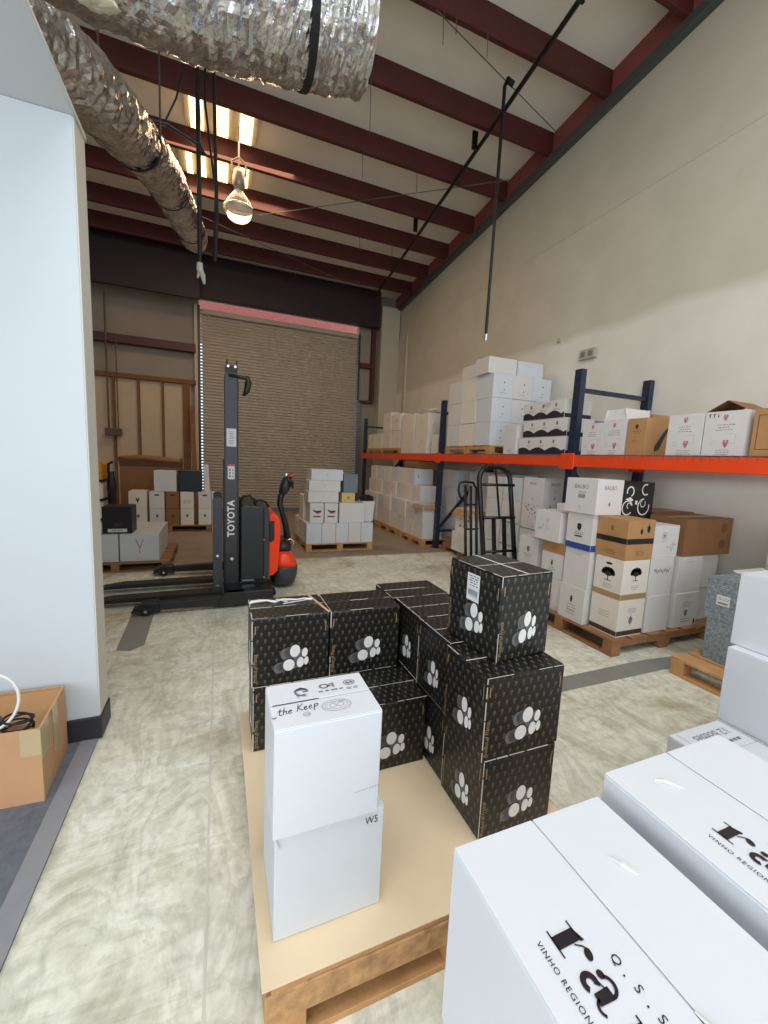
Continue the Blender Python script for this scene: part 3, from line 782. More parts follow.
black_defs = [
 ('black patterned carton in the bottom layer behind the two white cartons, leftmost', .138, .483, 1.79, 2.05, .15, .462),
 ('black patterned carton in the bottom layer of the back row, mostly hidden under its twin', .487, .835, 1.79, 2.05, .15, .462),
 ('black patterned carton standing low to the right of the white cartons with its top clear', .50, .862, 1.50, 1.775, .15, .462),
 ('black patterned carton in the bottom layer at the near right corner of the stack', .862, 1.186, 1.075, 1.345, .15, .462),
 ('black patterned carton in the bottom layer of the right column, second from the near corner', .872, 1.19, 1.355, 1.625, .15, .462),
 ('black patterned carton in the bottom layer of the right column, third from the near corner', .872, 1.19, 1.632, 1.90, .15, .462),
 ('black patterned carton in the bottom layer at the far right corner of the pallet', .850, 1.19, 1.91, 2.17, .15, .462),
 ('black patterned carton with torn tape on its top, top layer at the far left corner', .134, .480, 1.79, 2.05, .464, .782),
 ('black patterned carton in the top layer, second from the left in the back row', .487, .838, 1.79, 2.05, .464, .782),
 ('black patterned carton in the second layer at the near right corner, under the topmost one', .846, 1.190, 1.075, 1.345, .464, .775),
 ('black patterned carton in the second layer of the right column, second from the near corner', .866, 1.19, 1.352, 1.625, .464, .775),
 ('black patterned carton in the second layer of the right column, third from the near corner', .872, 1.19, 1.632, 1.905, .464, .775),
 ('black patterned carton in the second layer at the far right corner of the pallet', .850, 1.19, 1.915, 2.17, .464, .775),
]
for i, (lb, x0, x1, y0, y1, z0, z1) in enumerate(black_defs):
    o, dm = carton(lb, mx(x0), mx(x1), mx(y0), mx(y1), mz(z0), mz(z1), black_pat, group='black patterned cartons on the nearest pallet', flaps='x', detail=True, jitter=.003)
    pb_marks(o, dm); worn(o, dm)
    if i == 7:
        t_ = MB()
        rr2 = random.Random(5)
        pts = [(-dm[0]/2+.0, .06, dm[2]+.004)]
        for k in range(9): pts.append((-dm[0]/2 + .035*k + .01, .06 + rr2.uniform(-.012, .012), dm[2] + rr2.uniform(.002, .010)))
        t_.tube(pts, [.004+rr2.uniform(0, .004) for _ in pts], 6)
        t_.bar((-.02, .02, dm[2]+.004), (.13, .055, dm[2]+.005), .008, .002); t_.bar((-.04, .09, dm[2]+.004), (.0, .03, dm[2]+.010), .012, .003)
        t_.build('torn_tape', tape_white, o)
        MB().bar((dm[0]/2, -dm[1]/2, dm[2]), (dm[0]/2-.05, dm[1]/2, dm[2]+.003), .012, .002).build('torn_tape', tape_m, o)
o, dm = carton('black patterned carton with a white address label, alone on top of the stack', mx(.927), mx(1.182), mx(1.165), mx(1.475), mz(.777), mz(1.103), black_pat, rot=math.radians(5), group='black patterned cartons on the nearest pallet', flaps='y', detail=True)
pb_marks(o, dm); worn(o, dm)
lb = Ink(); lb.rect(0.0, .075, .072, .105)
lo = lb.put(o, '-x', dm, label_white, 'address_label', e=.0022, label='white address label')
tx = Ink()
for k in range(5): tx.lines(0, .118-k*.009, .055, 1, .01, .003, seed=k)
for k in range(14): tx.rect(-.026+k*.004, .055, .0018, .022)
for k in range(14): tx.rect(-.026+k*.004, .040, .0012, .004)
tx.put(lo, '-x', dm, ink, 'printed_text', e=.0028)
MB().box(-.004, .004, -dm[1]/2, dm[1]/2, dm[2]+.0004, dm[2]+.0010).build('tape_strip', tape_white, o)

# the two white cartons standing in front
o, dm = carton('plain white carton marked W5, bottom one of the two white cartons on the nearest pallet', mx(.134), mx(.452), mx(1.0), mx(1.27), mz(.15), mz(.482), white_box_b, detail=True, flaps='x')
Ink().text('W5', .115, .125, .032, sx=.8).put(o, '-y', dm, ink, 'printed_code')
MB().bar((-dm[0]/2, -dm[1]/2-.001, dm[2]), (-dm[0]/2+.012, -dm[1]/2-.001, dm[2]-.035), .008, .001).build('torn_corner', tape_white, o)
o, dm = carton('white carton with handwriting and stamped logos on its lid, on top of the W5 carton', mx(.127), mx(.425), mx(.985), mx(1.20), mz(.484), mz(.802), gloss_white, detail=True, flaps='x')
w_, d_, h_ = dm
kp = Ink()
def pen(pts, x, y, k=.030, w=.0022): kp.stroke([(x + a*k + b_*k*.2, y + b_*k + (x + a*k + .1)*.10) for a, b_ in pts], w)
x0p, y0p = -.128, -.046
pen([(-.5, -.05), (-.3, -.25), (-.1, -.1)], x0p, y0p)
pen([(.15, .95), (.12, .1), (.25, 0), (.35, .1)], x0p, y0p); pen([(-.08, .62), (.42, .66)], x0p, y0p)
pen([(.50, 1.0), (.48, 0)], x0p, y0p); pen([(.48, .35), (.62, .5), (.74, .42), (.78, 0)], x0p, y0p)
pen([(.92, .25), (1.18, .32), (1.12, .5), (.96, .42), (.94, .12), (1.06, 0), (1.24, .08)], x0p, y0p)
pen([(1.75, 1.0), (1.72, 0)], x0p, y0p); pen([(2.15, 1.0), (1.74, .5), (2.2, .05)], x0p, y0p)
for q_ in (2.3, 2.75): pen([(q_, .25), (q_+.26, .32), (q_+.2, .5), (q_+.04, .42), (q_+.02, .12), (q_+.14, 0), (q_+.34, .1)], x0p, y0p)
pen([(3.28, .5), (3.24, -.4)], x0p, y0p); pen([(3.26, .42), (3.42, .58), (3.6, .5), (3.58, .25), (3.42, .12), (3.27, .18)], x0p, y0p)
kp.put(o, 'top', dm, ink, 'handwriting', e=.0012)
lg = Ink()
# stamped logos along the back flap
for cx in (-.05,):
    lg.poly([(cx-.022, .052), (cx, .068), (cx+.022, .052)]); lg.ring(cx, .045, .020, .006, a0=.2, a1=5.2)
    lg.rect(cx+.012, .044, .016, .008)
lg.ring(.018, .055, .015, .006, sq=.8); lg.rect(.045, .055, .006, .022); lg.rect(.039, .062, .010, .004); lg.rect(.033, .053, .010, .006)
lg.ring(.095, .055, .018, .003, sq=.8); lg.stroke([(.085, .058), (.092, .050), (.10, .058), (.106, .050)], .003); lg.ring(.095, .055, .010, .002, sq=.8)
lg.lines(.030, .030, .07, 1, .01, .006, seed=77)
for cx in (-.05, .095): lg.lines(cx, .028, .05, 2, .006, .0022, seed=int(cx*100)+9)
lg.put(o, 'top', dm, ink_grey, 'stamped_logo', e=.0012)
st = Ink(); st.ring(.03, -.045, .042, .003, sq=.62); st.ring(.03, -.045, .033, .002, sq=.55); st.ring(.02, -.045, .010, .002); st.ring(.042, -.043, .010, .002); st.lines(.03, -.030, .035, 1, .01, .002, seed=3)
st.ring(-.055, -.062, .010, .0015); st.lines(-.055, -.060, .02, 2, .005, .0015, seed=5)
st.put(o, 'top', dm, ink_faint, 'round_stamp', e=.0012)
fd = Ink()
for k in range(9): fd.rect(.075+k*.008, -.075+.0006*k, .004, .004)
fd.put(o, '-y', dm, ink_faint, 'printed_dots')
MB().box(-w_/2+.008, -.01, -.0015, .0015, h_+.0003, h_+.0010).build('torn_seam', ink_brown, o)

# ================================================================== WHITE CARTONS AT THE RIGHT, NEAREST
pallet('wooden pallet under the nearest tall white cartons', .34, 1.36, -.40, .60, 0, .14, wood, 'x', 6)
pallet('wooden pallet under the low white cartons marked 12 bottles', 1.52, 2.56, .0, .97, 0, .14, wood, 'x', 6)
# brand lettering in a high contrast serif, built from its strokes; (u along reading direction, v up)
def serif_r(I, x, s):
    P = lambda a, b_: (x + a*s, b_*s)
    I.poly([P(.13, 0), P(.39, 0), P(.39, .62), P(.13, .62)])           # stem
    I.poly([P(0, 0), P(.54, 0), P(.54, .035), P(0, .035)])               # foot serif
    I.poly([P(-.02, .585), P(.10, .585), P(.42, .70), P(.42, .60), P(.10, .62), P(-.02, .62)])
    I.stroke([P(.42, .42), P(.50, .56), P(.60, .64)], .03*s)
    I.disc(x + .66*s, .56*s, .125*s, .085*s, ang=-.4)
def serif_a(I, x, s):
    P = lambda a, b_: (x + a*s, b_*s)
    I.poly([P(.36, .10), P(.56, .06), P(.58, .46), P(.36, .46)])         # stem
    I.ring(x + .37*s, .44*s, .21*s, .07*s, sq=1.05, a0=0, a1=PI*.85)     # shoulder
    I.disc(x + .17*s, .50*s, .085*s, .075*s)                             # ball terminal
    I.ring(x + .20*s, .18*s, .20*s, .12*s, sq=.95, a0=PI*.30, a1=PI*1.72)  # bowl
    I.stroke([P(.27, .355), P(.38, .39)], .03*s)
    I.ring(x + .60*s, .14*s, .16*s, .055*s, a0=PI, a1=PI*1.8)            # tail
def tilde(I, x, s):
    I.disc(x + .18*s, .88*s, .12*s, .05*s, ang=.5); I.disc(x + .40*s, .90*s, .12*s, .045*s, ang=-.2)
def serif_n(I, x, s):
    P = lambda a, b_: (x + a*s, b_*s)
    for q in (0, .62):
        I.poly([P(.10+q, 0), P(.36+q, 0), P(.36+q, .60), P(.10+q, .60)]); I.poly([P(0+q, 0), P(.46+q, 0), P(.46+q, .03), P(0+q, .03)])
    I.poly([P(0, .585), P(.10, .585), P(.36, .68), P(.36, .60), P(0, .62)]); I.stroke([P(.36, .50), P(.52, .64), P(.72, .62)], .07*s)
def cork_brand(o, dims, u0, v0, s):
    """reads towards the camera (-y) with its top towards +x"""
    I = Ink(); serif_r(I, 0, s); serif_a(I, .84*s, s); serif_n(I, 1.72*s, s)
    for ch, uu in (('Q', .94), ('S', 1.46), ('S', 1.95)): I.text(ch, uu*s, 1.04*s, .27*s); I.disc((uu+.26)*s, .96*s, .022*s)
    I.text('VINHO REGIONAL', .93*s, -.33*s, .175*s, sp=1.18)
    I.v = [(u0 + v, v0 - u) for u, v in I.v]        # turn a quarter: reading direction -> -y, up -> +x
    I.put(o, 'top', dims, mat('deep_plum_ink', rgb(34, 24, 32), .35, var=.05), 'printed_brand', e=.0016)
tallg = 'tall white cartons at the lower right'
o, dm = carton('glossy white carton with large dark lettering, nearest of all and at the bottom edge', .373, .712, .07, .527, .492, .842, gloss_white, flaps='y', detail=True, group=tallg)
cork_brand(o, dm, -.1125, .0715, .063)
I = Ink(); I.poly([(.108, -.15), (.122, -.10), (.128, -.06), (.131, -.10), (.134, -.16)]); I.put(o, '-x', dm, ink, 'printed_motif')
rr3 = random.Random(4)
tt = MB(); yy = dm[1]/2 - .12
MB().tube([(.0, -.06, h_*0+dm[2]+.0), (.004, -.09, dm[2]+.004), (-.002, -.12, dm[2]+.001), (.005, -.16, dm[2]+.003)], [.002, .005, .003, .002], 5).build('torn_seam', tape_white, o)
MB().tube([(.075, .125, dm[2]), (.082, .105, dm[2]+.0025), (.095, .085, dm[2])], [.002, .005, .002], 6).build('tape_crease', tape_white, o)
carton('white carton underneath the nearest glossy lettered one', .375, .710, .075, .525, .14, .491, gloss_white, flaps='y', group=tallg)
o, dm = carton('glossy white carton with large dark lettering, behind and right of the nearest one', .757, 1.150, .10, .552, .512, .862, gloss_white, flaps='y', detail=True, group=tallg)
cork_brand(o, dm, -.1255, .059, .063)
MB().tube([(-.11, .175, dm[2]), (-.10, .165, dm[2]+.003), (-.075, .14, dm[2])], [.002, .005, .002], 6).build('tape_crease', tape_white, o)
carton('white carton underneath the second glossy lettered one', .76, 1.148, .105, .55, .14, .511, gloss_white, flaps='y', group=tallg)
lowg = 'low white cartons marked in upside-down print'
for k, (x0, x1, t1, t2, lb) in enumerate(((1.60, 1.90, '12 bottles', 'eop. idea', 'low white carton printed 12 bottles upside down, just left of the tall plain white carton'),)):
    o, dm = carton(lb, x0, x1, .655, .925, .14, .50, white_box_b, flaps='x', detail=True, group=lowg)
    I = Ink(); I.text(t1, .020, -.058, .048, ang=PI); I.lines(.035, -.105, .14, 1, .01, .012, 6); I.v = [(u, v+.14) for u, v in I.v]
    I.put(o, 'top', dm, ink_grey, 'printed_text')
    Ink().rect(-.118, 0, .003, .26).put(o, 'top', dm, ink_faint, 'flap_fold_line')
o, dm = carton('low white carton with upside-down print, nearer and partly under the glossy lettered cartons', 1.62, 1.905, .36, .648, .14, .50, white_box_b, flaps='x', detail=True, group=lowg)
I = Ink(); I.text('orage', -.045, .075, .040, ang=PI, sx=.9); I.lines(-.07, .02, .07, 1, .01, .010, 6); I.put(o, 'top', dm, ink_grey, 'printed_text')
carton('low white carton supporting the tall plain white one at the right edge', 1.912, 2.32, .46, .935, .14, .499, white_box_b, flaps='y', group=lowg)
o, dm = carton('large plain white carton standing at the right edge, lower of two', 1.915, 2.30, .42, .937, .50, .812, gloss_white, flaps='y', detail=True)
o, dm = carton('large plain white carton at the right edge, on top of its twin', 1.966, 2.34, .44, .957, .813, 1.112, gloss_white, flaps='y', detail=True)
I = Ink(); I.ring(.255-.11, .05, .03, .004); I.put(o, '-x', dm, ink_faint, 'printed_mark')
I = Ink(); I.stroke([(.02, -.15), (.02, -.085), (.035, -.078), (.25, -.078)], .002); I.put(o, '-x', dm, ink_faint, 'hand_hole_outline')

# ================================================================== SMALL PALLET WITH GREY CARTONS
pallet('light wooden pallet holding the blue-grey cartons by the right edge', 3.16, 4.28, .72, 1.885, 0, .14, wood, 'y', 6)
for k, (z0, z1, dx, lb) in enumerate(((.14, .45, 0, 'lower'), (.45, .755, .0, 'upper'))):
    o, dm = carton('blue-grey marbled carton on the small pallet, %s of the stack%s' % (lb, ', with a white label' if k else ''), 3.37+dx, 3.70, 1.60 - .03*(1-k), 1.835-.03*(1-k), z0, z1, grey_box_m, group='blue-grey marbled cartons', detail=True, flaps='y')
    if k:
        l_ = Ink(); l_.rect(0, .0, .085, .075); lo = l_.put(o, '-x', dm, label_white, 'white_label', e=.002)
        x_ = Ink(); x_.lines(0, .018, .06, 2, .012, .004, seed=2); x_.rect(0, -.02, .065, .012); x_.put(lo, '-x', dm, ink_grey, 'printed_text', e=.0028)
    x_ = Ink(); x_.lines(0, .105, .06, 2, .014, .005, seed=8); x_.put(o, '-x', dm, ink_faint, 'printed_text')
o, dm = carton('narrow grey carton edge showing beside the labelled blue-grey one', 3.40, 3.70, 1.26, 1.56, .14, .73, grey_box_m, group='blue-grey marbled cartons')
open_carton('wide white open-topped carton behind the blue-grey cartons', 3.76, 4.16, 1.50, 1.84, .14, .74, white_box, flap_h=.05, tilt=(1.2, 1.2, 1.2, 1.2))
open_carton('white open-topped carton at the right edge behind the tall plain cartons', 3.76, 4.16, 1.04, 1.38, .14, .72, white_box, flap_h=.05, tilt=(1.2, 1.2, 1.2, 1.2))
o, dm = carton('white carton against the right wall at the edge of view', 4.31, 4.60, 1.62, 1.93, .14, .45, white_box, flaps='x')
o2, dm = carton('white carton against the right wall, middle of three stacked at the edge of view', 4.31, 4.60, 1.62, 1.93, .451, .76, white_box)
o3, dm = carton('white carton against the right wall, topmost of three stacked at the edge of view', 4.30, 4.60, 1.61, 1.93, .761, 1.08, white_box)
Ink().lines(-.08, .09, .08, 2, .02, .006, 4).put(o3, '-y', dm, ink_faint, 'printed_text')
pallet('low dark pallet under the three white cartons against the right wall', 4.295, 4.62, 1.60, 1.95, 0, .139, wood_dark, 'x', 4)

# ================================================================== RIGHT PALLET WITH MIXED WINE CARTONS
pallet('brown wooden pallet under the mixed wine cartons in front of the rack', 2.93, 4.20, 2.20, 3.34, 0, .14, wood_dark, 'y', 6)
MG = 'mixed wine cartons on the brown pallet before the rack'
def logo(o, dm, face, kind, material=ink_grey, seed=1, u=0, v=0, s=1.0):
    I = Ink(); r = random.Random(seed)
    if kind == 'lines': I.lines(u, v, .13*s, 3, .02*s, .005*s, seed)
    elif kind == 'tree':
        for k in range(7):
            a = PI*k/6; I.disc(u + .036*s*math.cos(a), v + .012*s + .024*s*math.sin(a), .014*s)
        I.disc(u, v + .015*s, .034*s, .024*s); I.rect(u, v - .022*s, .007*s, .03*s); I.rect(u, v - .036*s, .05*s, .004*s)
    elif kind == 'round': I.ring(u, v, .032*s, .005*s); I.disc(u, v, .014*s); I.lines(u, v - .05*s, .08*s, 1, .02, .005*s, seed)
    elif kind == 'leaf': I.poly([(u, v+.04*s), (u+.022*s, v+.015*s), (u+.02*s, v-.015*s), (u, v-.04*s), (u-.02*s, v-.015*s), (u-.022*s, v+.015*s)]); I.rect(u, v+.048*s, .004*s, .018*s)
    elif kind == 'figure': I.disc(u, v+.018*s, .009*s); I.poly([(u-.014*s, v+.008*s), (u+.014*s, v+.008*s), (u+.005*s, v-.03*s), (u-.005*s, v-.03*s)]); I.lines(u, v-.05*s, .10*s, 3, .022*s, .004*s, seed)
    elif kind == 'dots': I.disc(u+.02*s, v+.05*s, .012*s); I.disc(u+.02*s, v-.06*s, .010*s); I.lines(u, v-.11*s, .10*s, 1, .02, .005*s, seed)
    elif kind == 'slot': I.disc(u, v, .034*s, .011*s)
    elif kind == 'vslot': I.disc(u, v, .012*s, .034*s)
    elif kind == 'script':
        pts = [(u-.07*s + .14*s*k/40, v + .011*s*math.sin(k*1.3) + .006*s*math.sin(k*.5)) for k in range(41)]; I.stroke(pts, .0035*s)
    elif kind == 'grape':
        for a, b_ in ((0,0),(.014,.006),(-.014,.005),(.007,-.012),(-.007,-.012),(0,-.024),(.012,.02),(-.010,.02)): I.disc(u+a*s, v+b_*s, .009*s)
    elif kind == 'bars':
        for k in range(9): I.rect(u-.03*s+k*.0075*s, v, .0035*s, .034*s)
        I.lines(u, v+.03*s, .06*s, 1, .01, .004*s, seed)
    elif kind == 'crest': I.poly([(u-.02*s, v+.02*s), (u, v+.03*s), (u+.02*s, v+.02*s), (u+.018*s, v-.01*s), (u, v-.03*s), (u-.018*s, v-.01*s)]); I.lines(u, v-.05*s, .12*s, 2, .02*s, .005*s, seed)
    elif kind == 'vine':
        I.stroke([(u-.06*s, v-.04*s), (u-.02*s, v+.01*s), (u+.01*s, v-.02*s), (u+.05*s, v+.04*s)], .005*s)
        for k in range(6): I.disc(u + r.uniform(-.06, .06)*s, v + r.uniform(-.04, .05)*s, .012*s, .008*s, ang=r.uniform(0, 3))
    elif kind == 'flower':
        for k in range(16): I.disc(u + r.uniform(-.13, .13)*s, v + r.uniform(-.09, .10)*s, .014*s, .010*s, ang=r.uniform(0, 3))
    elif kind == 'rule': I.rect(u, v, .13*s, .004*s); I.rect(u+.02*s, v-.012*s, .07*s, .003*s)
    I.put(o, face, dm, material, 'printed_logo')
def words(o, dm, face, st, u, v, size, material=ink_grey, **k):
    Ink().text(st, u, v, size, **k).put(o, face, dm, material, 'printed_lettering')
def bandp(o, dm, v, h, material, faces=('-x', '-y'), label=None):
    for fc in faces:
        W = dm[1] if fc == '-x' else dm[0]
        Ink().rect(0, v, W*.995, h).put(o, fc, dm, material, 'printed_band', label=label)

C = lambda lb, *a, **k: carton(lb, *a, group=MG, **k)
# column A, near left corner
o, dm = C('white wine carton with a dark brown base band under the tree emblem carton', 3.00, 3.30, 2.235, 2.50, .14, .455, cream_box)
bandp(o, dm, -.125, .04, ink_brown); logo(o, dm, '-x', 'lines', ink_gold, 3, 0, .03); logo(o, dm, '-y', 'leaf', ink_grey, 1, 0, -.02); logo(o, dm, '-y', 'lines', ink_grey, 5, 0, .08, .8)
logo(o, dm, '-x', 'lines', ink_white, 6, -.02, -.122, .5)
o, dm = C('white carton with black tree emblems and a gold band beneath the brown banded carton', 3.00, 3.30, 2.235, 2.50, .457, .785, cream_box)
bandp(o, dm, -.14, .045, ink_gold); logo(o, dm, '-x', 'tree', ink, 1, 0, .02, 1.3); logo(o, dm, '-y', 'tree', ink, 1, 0, .04, 1.3); logo(o, dm, '-x', 'slot', ink, 1, 0, .115, .9)
logo(o, dm, '-y', 'lines', ink_grey, 11, 0, -.05, .7); logo(o, dm, '-x', 'lines', ink_grey, 12, 0, -.06, .7)
o, dm = C('brown carton with a dark band round its middle on top of the tree emblem carton', 3.00, 3.31, 2.235, 2.52, .787, 1.115, kraft)
bandp(o, dm, -.01, .045, black_plain); logo(o, dm, '-x', 'lines', ink_brown, 4, 0, -.10, .8); logo(o, dm, '-y', 'lines', ink_brown, 9, 0, -.09, .8); logo(o, dm, '-y', 'leaf', black_plain, 1, 0, .07, .7); logo(o, dm, '-y', 'leaf', black_plain, 1, .08, .09, .9)
logo(o, dm, '-x', 'crest', kraft_dark, 4, 0, .08, .8)
# column B
o, dm = C('white wine carton with a small black figure, lowest beneath the blue-banded carton', 2.945, 3.27, 2.525, 2.80, .14, .455, white_box)
logo(o, dm, '-x', 'figure', ink, 1, 0, .04, 1.1); logo(o, dm, '-x', 'lines', ink_grey, 4, 0, -.07, .8)
o, dm = C('plain white carton between the blue-banded carton and the small figure carton', 2.96, 3.28, 2.525, 2.80, .457, .785, white_box); logo(o, dm, '-x', 'rule', ink_faint, 4, 0, .13, .9)
o, dm = C('white carton with a blue band along its base under the uppermost lettered carton', 2.95, 3.28, 2.525, 2.80, .787, 1.115, white_box)
bandp(o, dm, -.13, .055, ink_blue, label='blue band'); logo(o, dm, '-x', 'crest', ink, 3, 0, .04, 1.2); logo(o, dm, '-x', 'lines', ink_faint, 9, 0, .12, .7); Ink().rect(0, -.04, .06, .012).put(o, '-x', dm, ink, 'printed_logo')
logo(o, dm, '-x', 'lines', ink, 12, 0, -.005, .8)
o, dm = C('white carton lettered BALBO on both faces, uppermost beside the black swirl carton', 2.93, 3.235, 2.50, 2.83, 1.117, 1.42, white_box)
words(o, dm, '-x', 'BALBO', -.0, .08, .05, sx=.9, sp=1.1); words(o, dm, '-y', 'BALBO', 0, .08, .05, sx=.9, sp=1.1); logo(o, dm, '-x', 'bars', ink, 2, .01, -.0, 1.1); logo(o, dm, '-y', 'leaf', ink_grey, 1, 0, -.06, .5); logo(o, dm, '-x', 'round', ink_faint, 3, 0, -.095, .6)
# column C
o, dm = C('white wine carton with a small figure emblem, beneath the brown-topped white carton', 2.98, 3.29, 2.83, 3.10, .14, .445, white_box); logo(o, dm, '-x', 'figure', ink, 7, 0, .03)
o, dm = C('white carton with a brown printed top third and a figure emblem in the third column', 2.98, 3.29, 2.83, 3.10, .447, .80, white_box); bandp(o, dm, .12, .11, kraft, ('-x', '-y')); logo(o, dm, '-x', 'figure', ink, 8, 0, -.03); logo(o, dm, '-x', 'lines', kraft_dark, 8, 0, .12, .6)
o, dm = C('white carton with a faint vine drawing and round emblem, top of the third column', 2.93, 3.24, 2.86, 3.18, .802, 1.085, white_box); logo(o, dm, '-x', 'round', ink_faint, 2, .0, .05, .8); logo(o, dm, '-x', 'vine', ink_faint, 2, -.09, -.03, .7); logo(o, dm, '-x', 'lines', ink_faint, 12, 0, -.01, .6)
o, dm = C('small white carton peeping out behind the third column, below the rack beam', 3.245, 3.48, 2.99, 3.24, .802, 1.14, white_box)
C('white carton filling the far side of the brown pallet, lower', 3.30, 3.60, 2.84, 3.12, .14, .46, white_box); C('white carton filling the far side of the brown pallet, upper', 3.30, 3.60, 2.70, 2.98, .461, .80, white_box)
# column D, fourth
o, dm = C('white carton at the far end of the brown pallet, lower one', 3.02, 3.30, 3.20, 3.46, .14, .46, white_box)
o, dm = C('white carton with an oval emblem, upper one at the far end of the brown pallet', 3.00, 3.30, 3.19, 3.46, .461, .77, white_box); logo(o, dm, '-x', 'crest', ink_grey, 5, 0, .03, 1.1); logo(o, dm, '-x', 'lines', ink_faint, 2, 0, -.08, .7)
# front row to the right
o, dm = C('plain white carton, bottom one just right of the near corner column', 3.335, 3.63, 2.24, 2.52, .14, .46, white_box)
o, dm = C('white carton with a line of black script writing, right of the tree emblem carton', 3.335, 3.63, 2.25, 2.53, .462, .785, white_box); logo(o, dm, '-y', 'script', ink_grey, 3, 0, .05, 1.4)
o, dm = C('white carton with a small round emblem, right of the brown banded carton', 3.35, 3.66, 2.26, 2.54, .787, 1.06, white_box); logo(o, dm, '-y', 'round', ink_grey, 3, -.03, .05, .9); logo(o, dm, '-y', 'vine', ink_faint, 5, .07, -.05, .8)
o, dm = C('white wine carton with a castle emblem and barcode mark, bottom right of the brown pallet', 3.70, 4.02, 2.24, 2.52, .14, .455, white_box); logo(o, dm, '-y', 'crest', ink_grey, 6, .0, -.03, 1.1); logo(o, dm, '-y', 'rule', ink_faint, 4, 0, .13, .9); logo(o, dm, '-y', 'lines', ink_grey, 15, 0, .07, .9)
logo(o, dm, '-x', 'vslot', ink, 1, .05, 0, .5); Ink().disc(.13, -.12, .012, .03).put(o, '-y', dm, ink, 'printed_bottle')
o, dm = C('plain white carton with a thin ruled line at its top, above the castle emblem carton', 3.70, 4.02, 2.25, 2.53, .457, .775, white_box); logo(o, dm, '-y', 'rule', ink_faint, 4, -.03, .12, .8)
o, dm = C('white carton on the far right of the brown pallet, under the brown cartons', 4.05, 4.36, 2.32, 2.60, .14, .455, white_box); logo(o, dm, '-y', 'vslot', ink, 1, -.12, 0, .6)
o, dm = C('white carton with a thin ruled line on the far right of the brown pallet, upper', 4.04, 4.35, 2.31, 2.59, .457, .775, white_box); logo(o, dm, '-y', 'rule', ink_faint, 4, -.03, .12, .8)
o, dm = C('large brown cardboard carton with two round marks, nearer one on top of the white cartons', 3.76, 4.42, 2.27, 2.60, .777, 1.11, kraft_dark, flaps='x', tape=tape_m)
for vv in (.08, -.07): Ink().disc(.20, vv, .045, .045).put(o, '-y', dm, mat('brown_print', rgb(116, 78, 48), .7), 'printed_mark')
logo(o, dm, '-y', 'lines', mat('brown_print', rgb(116, 78, 48), .7), 3, -.12, .08, .8); logo(o, dm, '-x', 'lines', mat('brown_print', rgb(116, 78, 48), .7), 5, 0, 0, .6)
C('large brown cardboard carton behind the one with round marks', 3.86, 4.42, 2.615, 2.94, .777, 1.12, kraft_dark, tape=tape_m)
C('white carton hidden behind the front row, lower', 3.66, 4.36, 2.64, 2.96, .14, .455, white_box); C('white carton hidden behind the front row, upper', 3.70, 4.36, 2.64, 2.96, .457, .775, white_box)
o, dm = C('black carton with white swirling scrolls standing behind the brown banded carton', 3.345, 3.80, 2.62, 2.92, 1.065, 1.405, black_plain)
C('white carton supporting the black swirl carton', 3.33, 3.74, 2.56, 2.86, .802, 1.063, white_box)
for fc in ('-y', '-x'):
    I = Ink()
    for (u, v, r, a0, a1, t) in ((-.09, .08, .05, -1.2, 3.6, .014), (-.11, -.07, .07, .4, 5.6, .012), (.10, -.06, .08, 1.6, 6.6, .012), (.11, .10, .055, 1.2, 5.4, .014), (-.09, -.05, .03, 0, 4.4, .008), (.09, -.03, .035, 2, 7, .008)):
        I.ring(u, v, r, t, a0=a0, a1=a1)
    I.poly([(-.15, .01), (-.08, .03), (-.04, .0), (-.08, -.012)]); I.rect(.0, -.02, .03, .035)
    I.put(o, fc, dm, ink_white, 'printed_scrolls')

# ================================================================== BAY BEHIND THE HAND TRUCK (between the two near rack uprights)
BG = 'cartons under the rack behind the hand truck'
pallet('wooden pallet under the rack behind the hand truck, nearer one', 3.56, 4.55, 3.62, 4.66, 0, .13, wood_dark, 'x', 5)
pallet('wooden pallet under the rack behind the hand truck, farther one', 3.60, 4.55, 4.98, 6.10, 0, .13, wood_dark, 'x', 5)
Cb = lambda lb, *a, **k: carton(lb, *a, group=BG, **k)
o, dm = Cb('white carton lettered BALBO under the rack beam behind the upright', 3.56, 3.92, 3.78, 4.13, 1.04, 1.37, white_box)
words(o, dm, '-y', 'BALBO', 0, .09, .05, sx=.9); words(o, dm, '-x', 'BALBO', 0, .09, .045, sx=.9); logo(o, dm, '-y', 'leaf', ink_grey, 1, 0, -.08, .5); logo(o, dm, '-x', 'round', ink_faint, 3, 0, -.09, .6); logo(o, dm, '-y', 'lines', ink_faint, 3, 0, .02, .5)
for k, (z0, z1, lb) in enumerate(((.72, 1.038, 'middle'), (.41, .718, 'lower'))):
    o, dm = Cb('white flower-print carton with teal base line, %s one under the carton behind the upright' % lb, 3.56, 3.92, 3.78, 4.13, z0, z1, white_box)
    for fc in ('-x', '-y'): logo(o, dm, fc, 'flower', ink_grey if k == 0 else ink_faint, 3+k, 0, .07, .8); logo(o, dm, fc, 'flower', ink_red, 9, 0, -.07, .5)
    bandp(o, dm, -.145, .018, ink_teal)
Cb('white carton at the bottom of the column beneath the BALBO carton behind the upright', 3.56, 3.92, 3.78, 4.13, .13, .408, white_box)
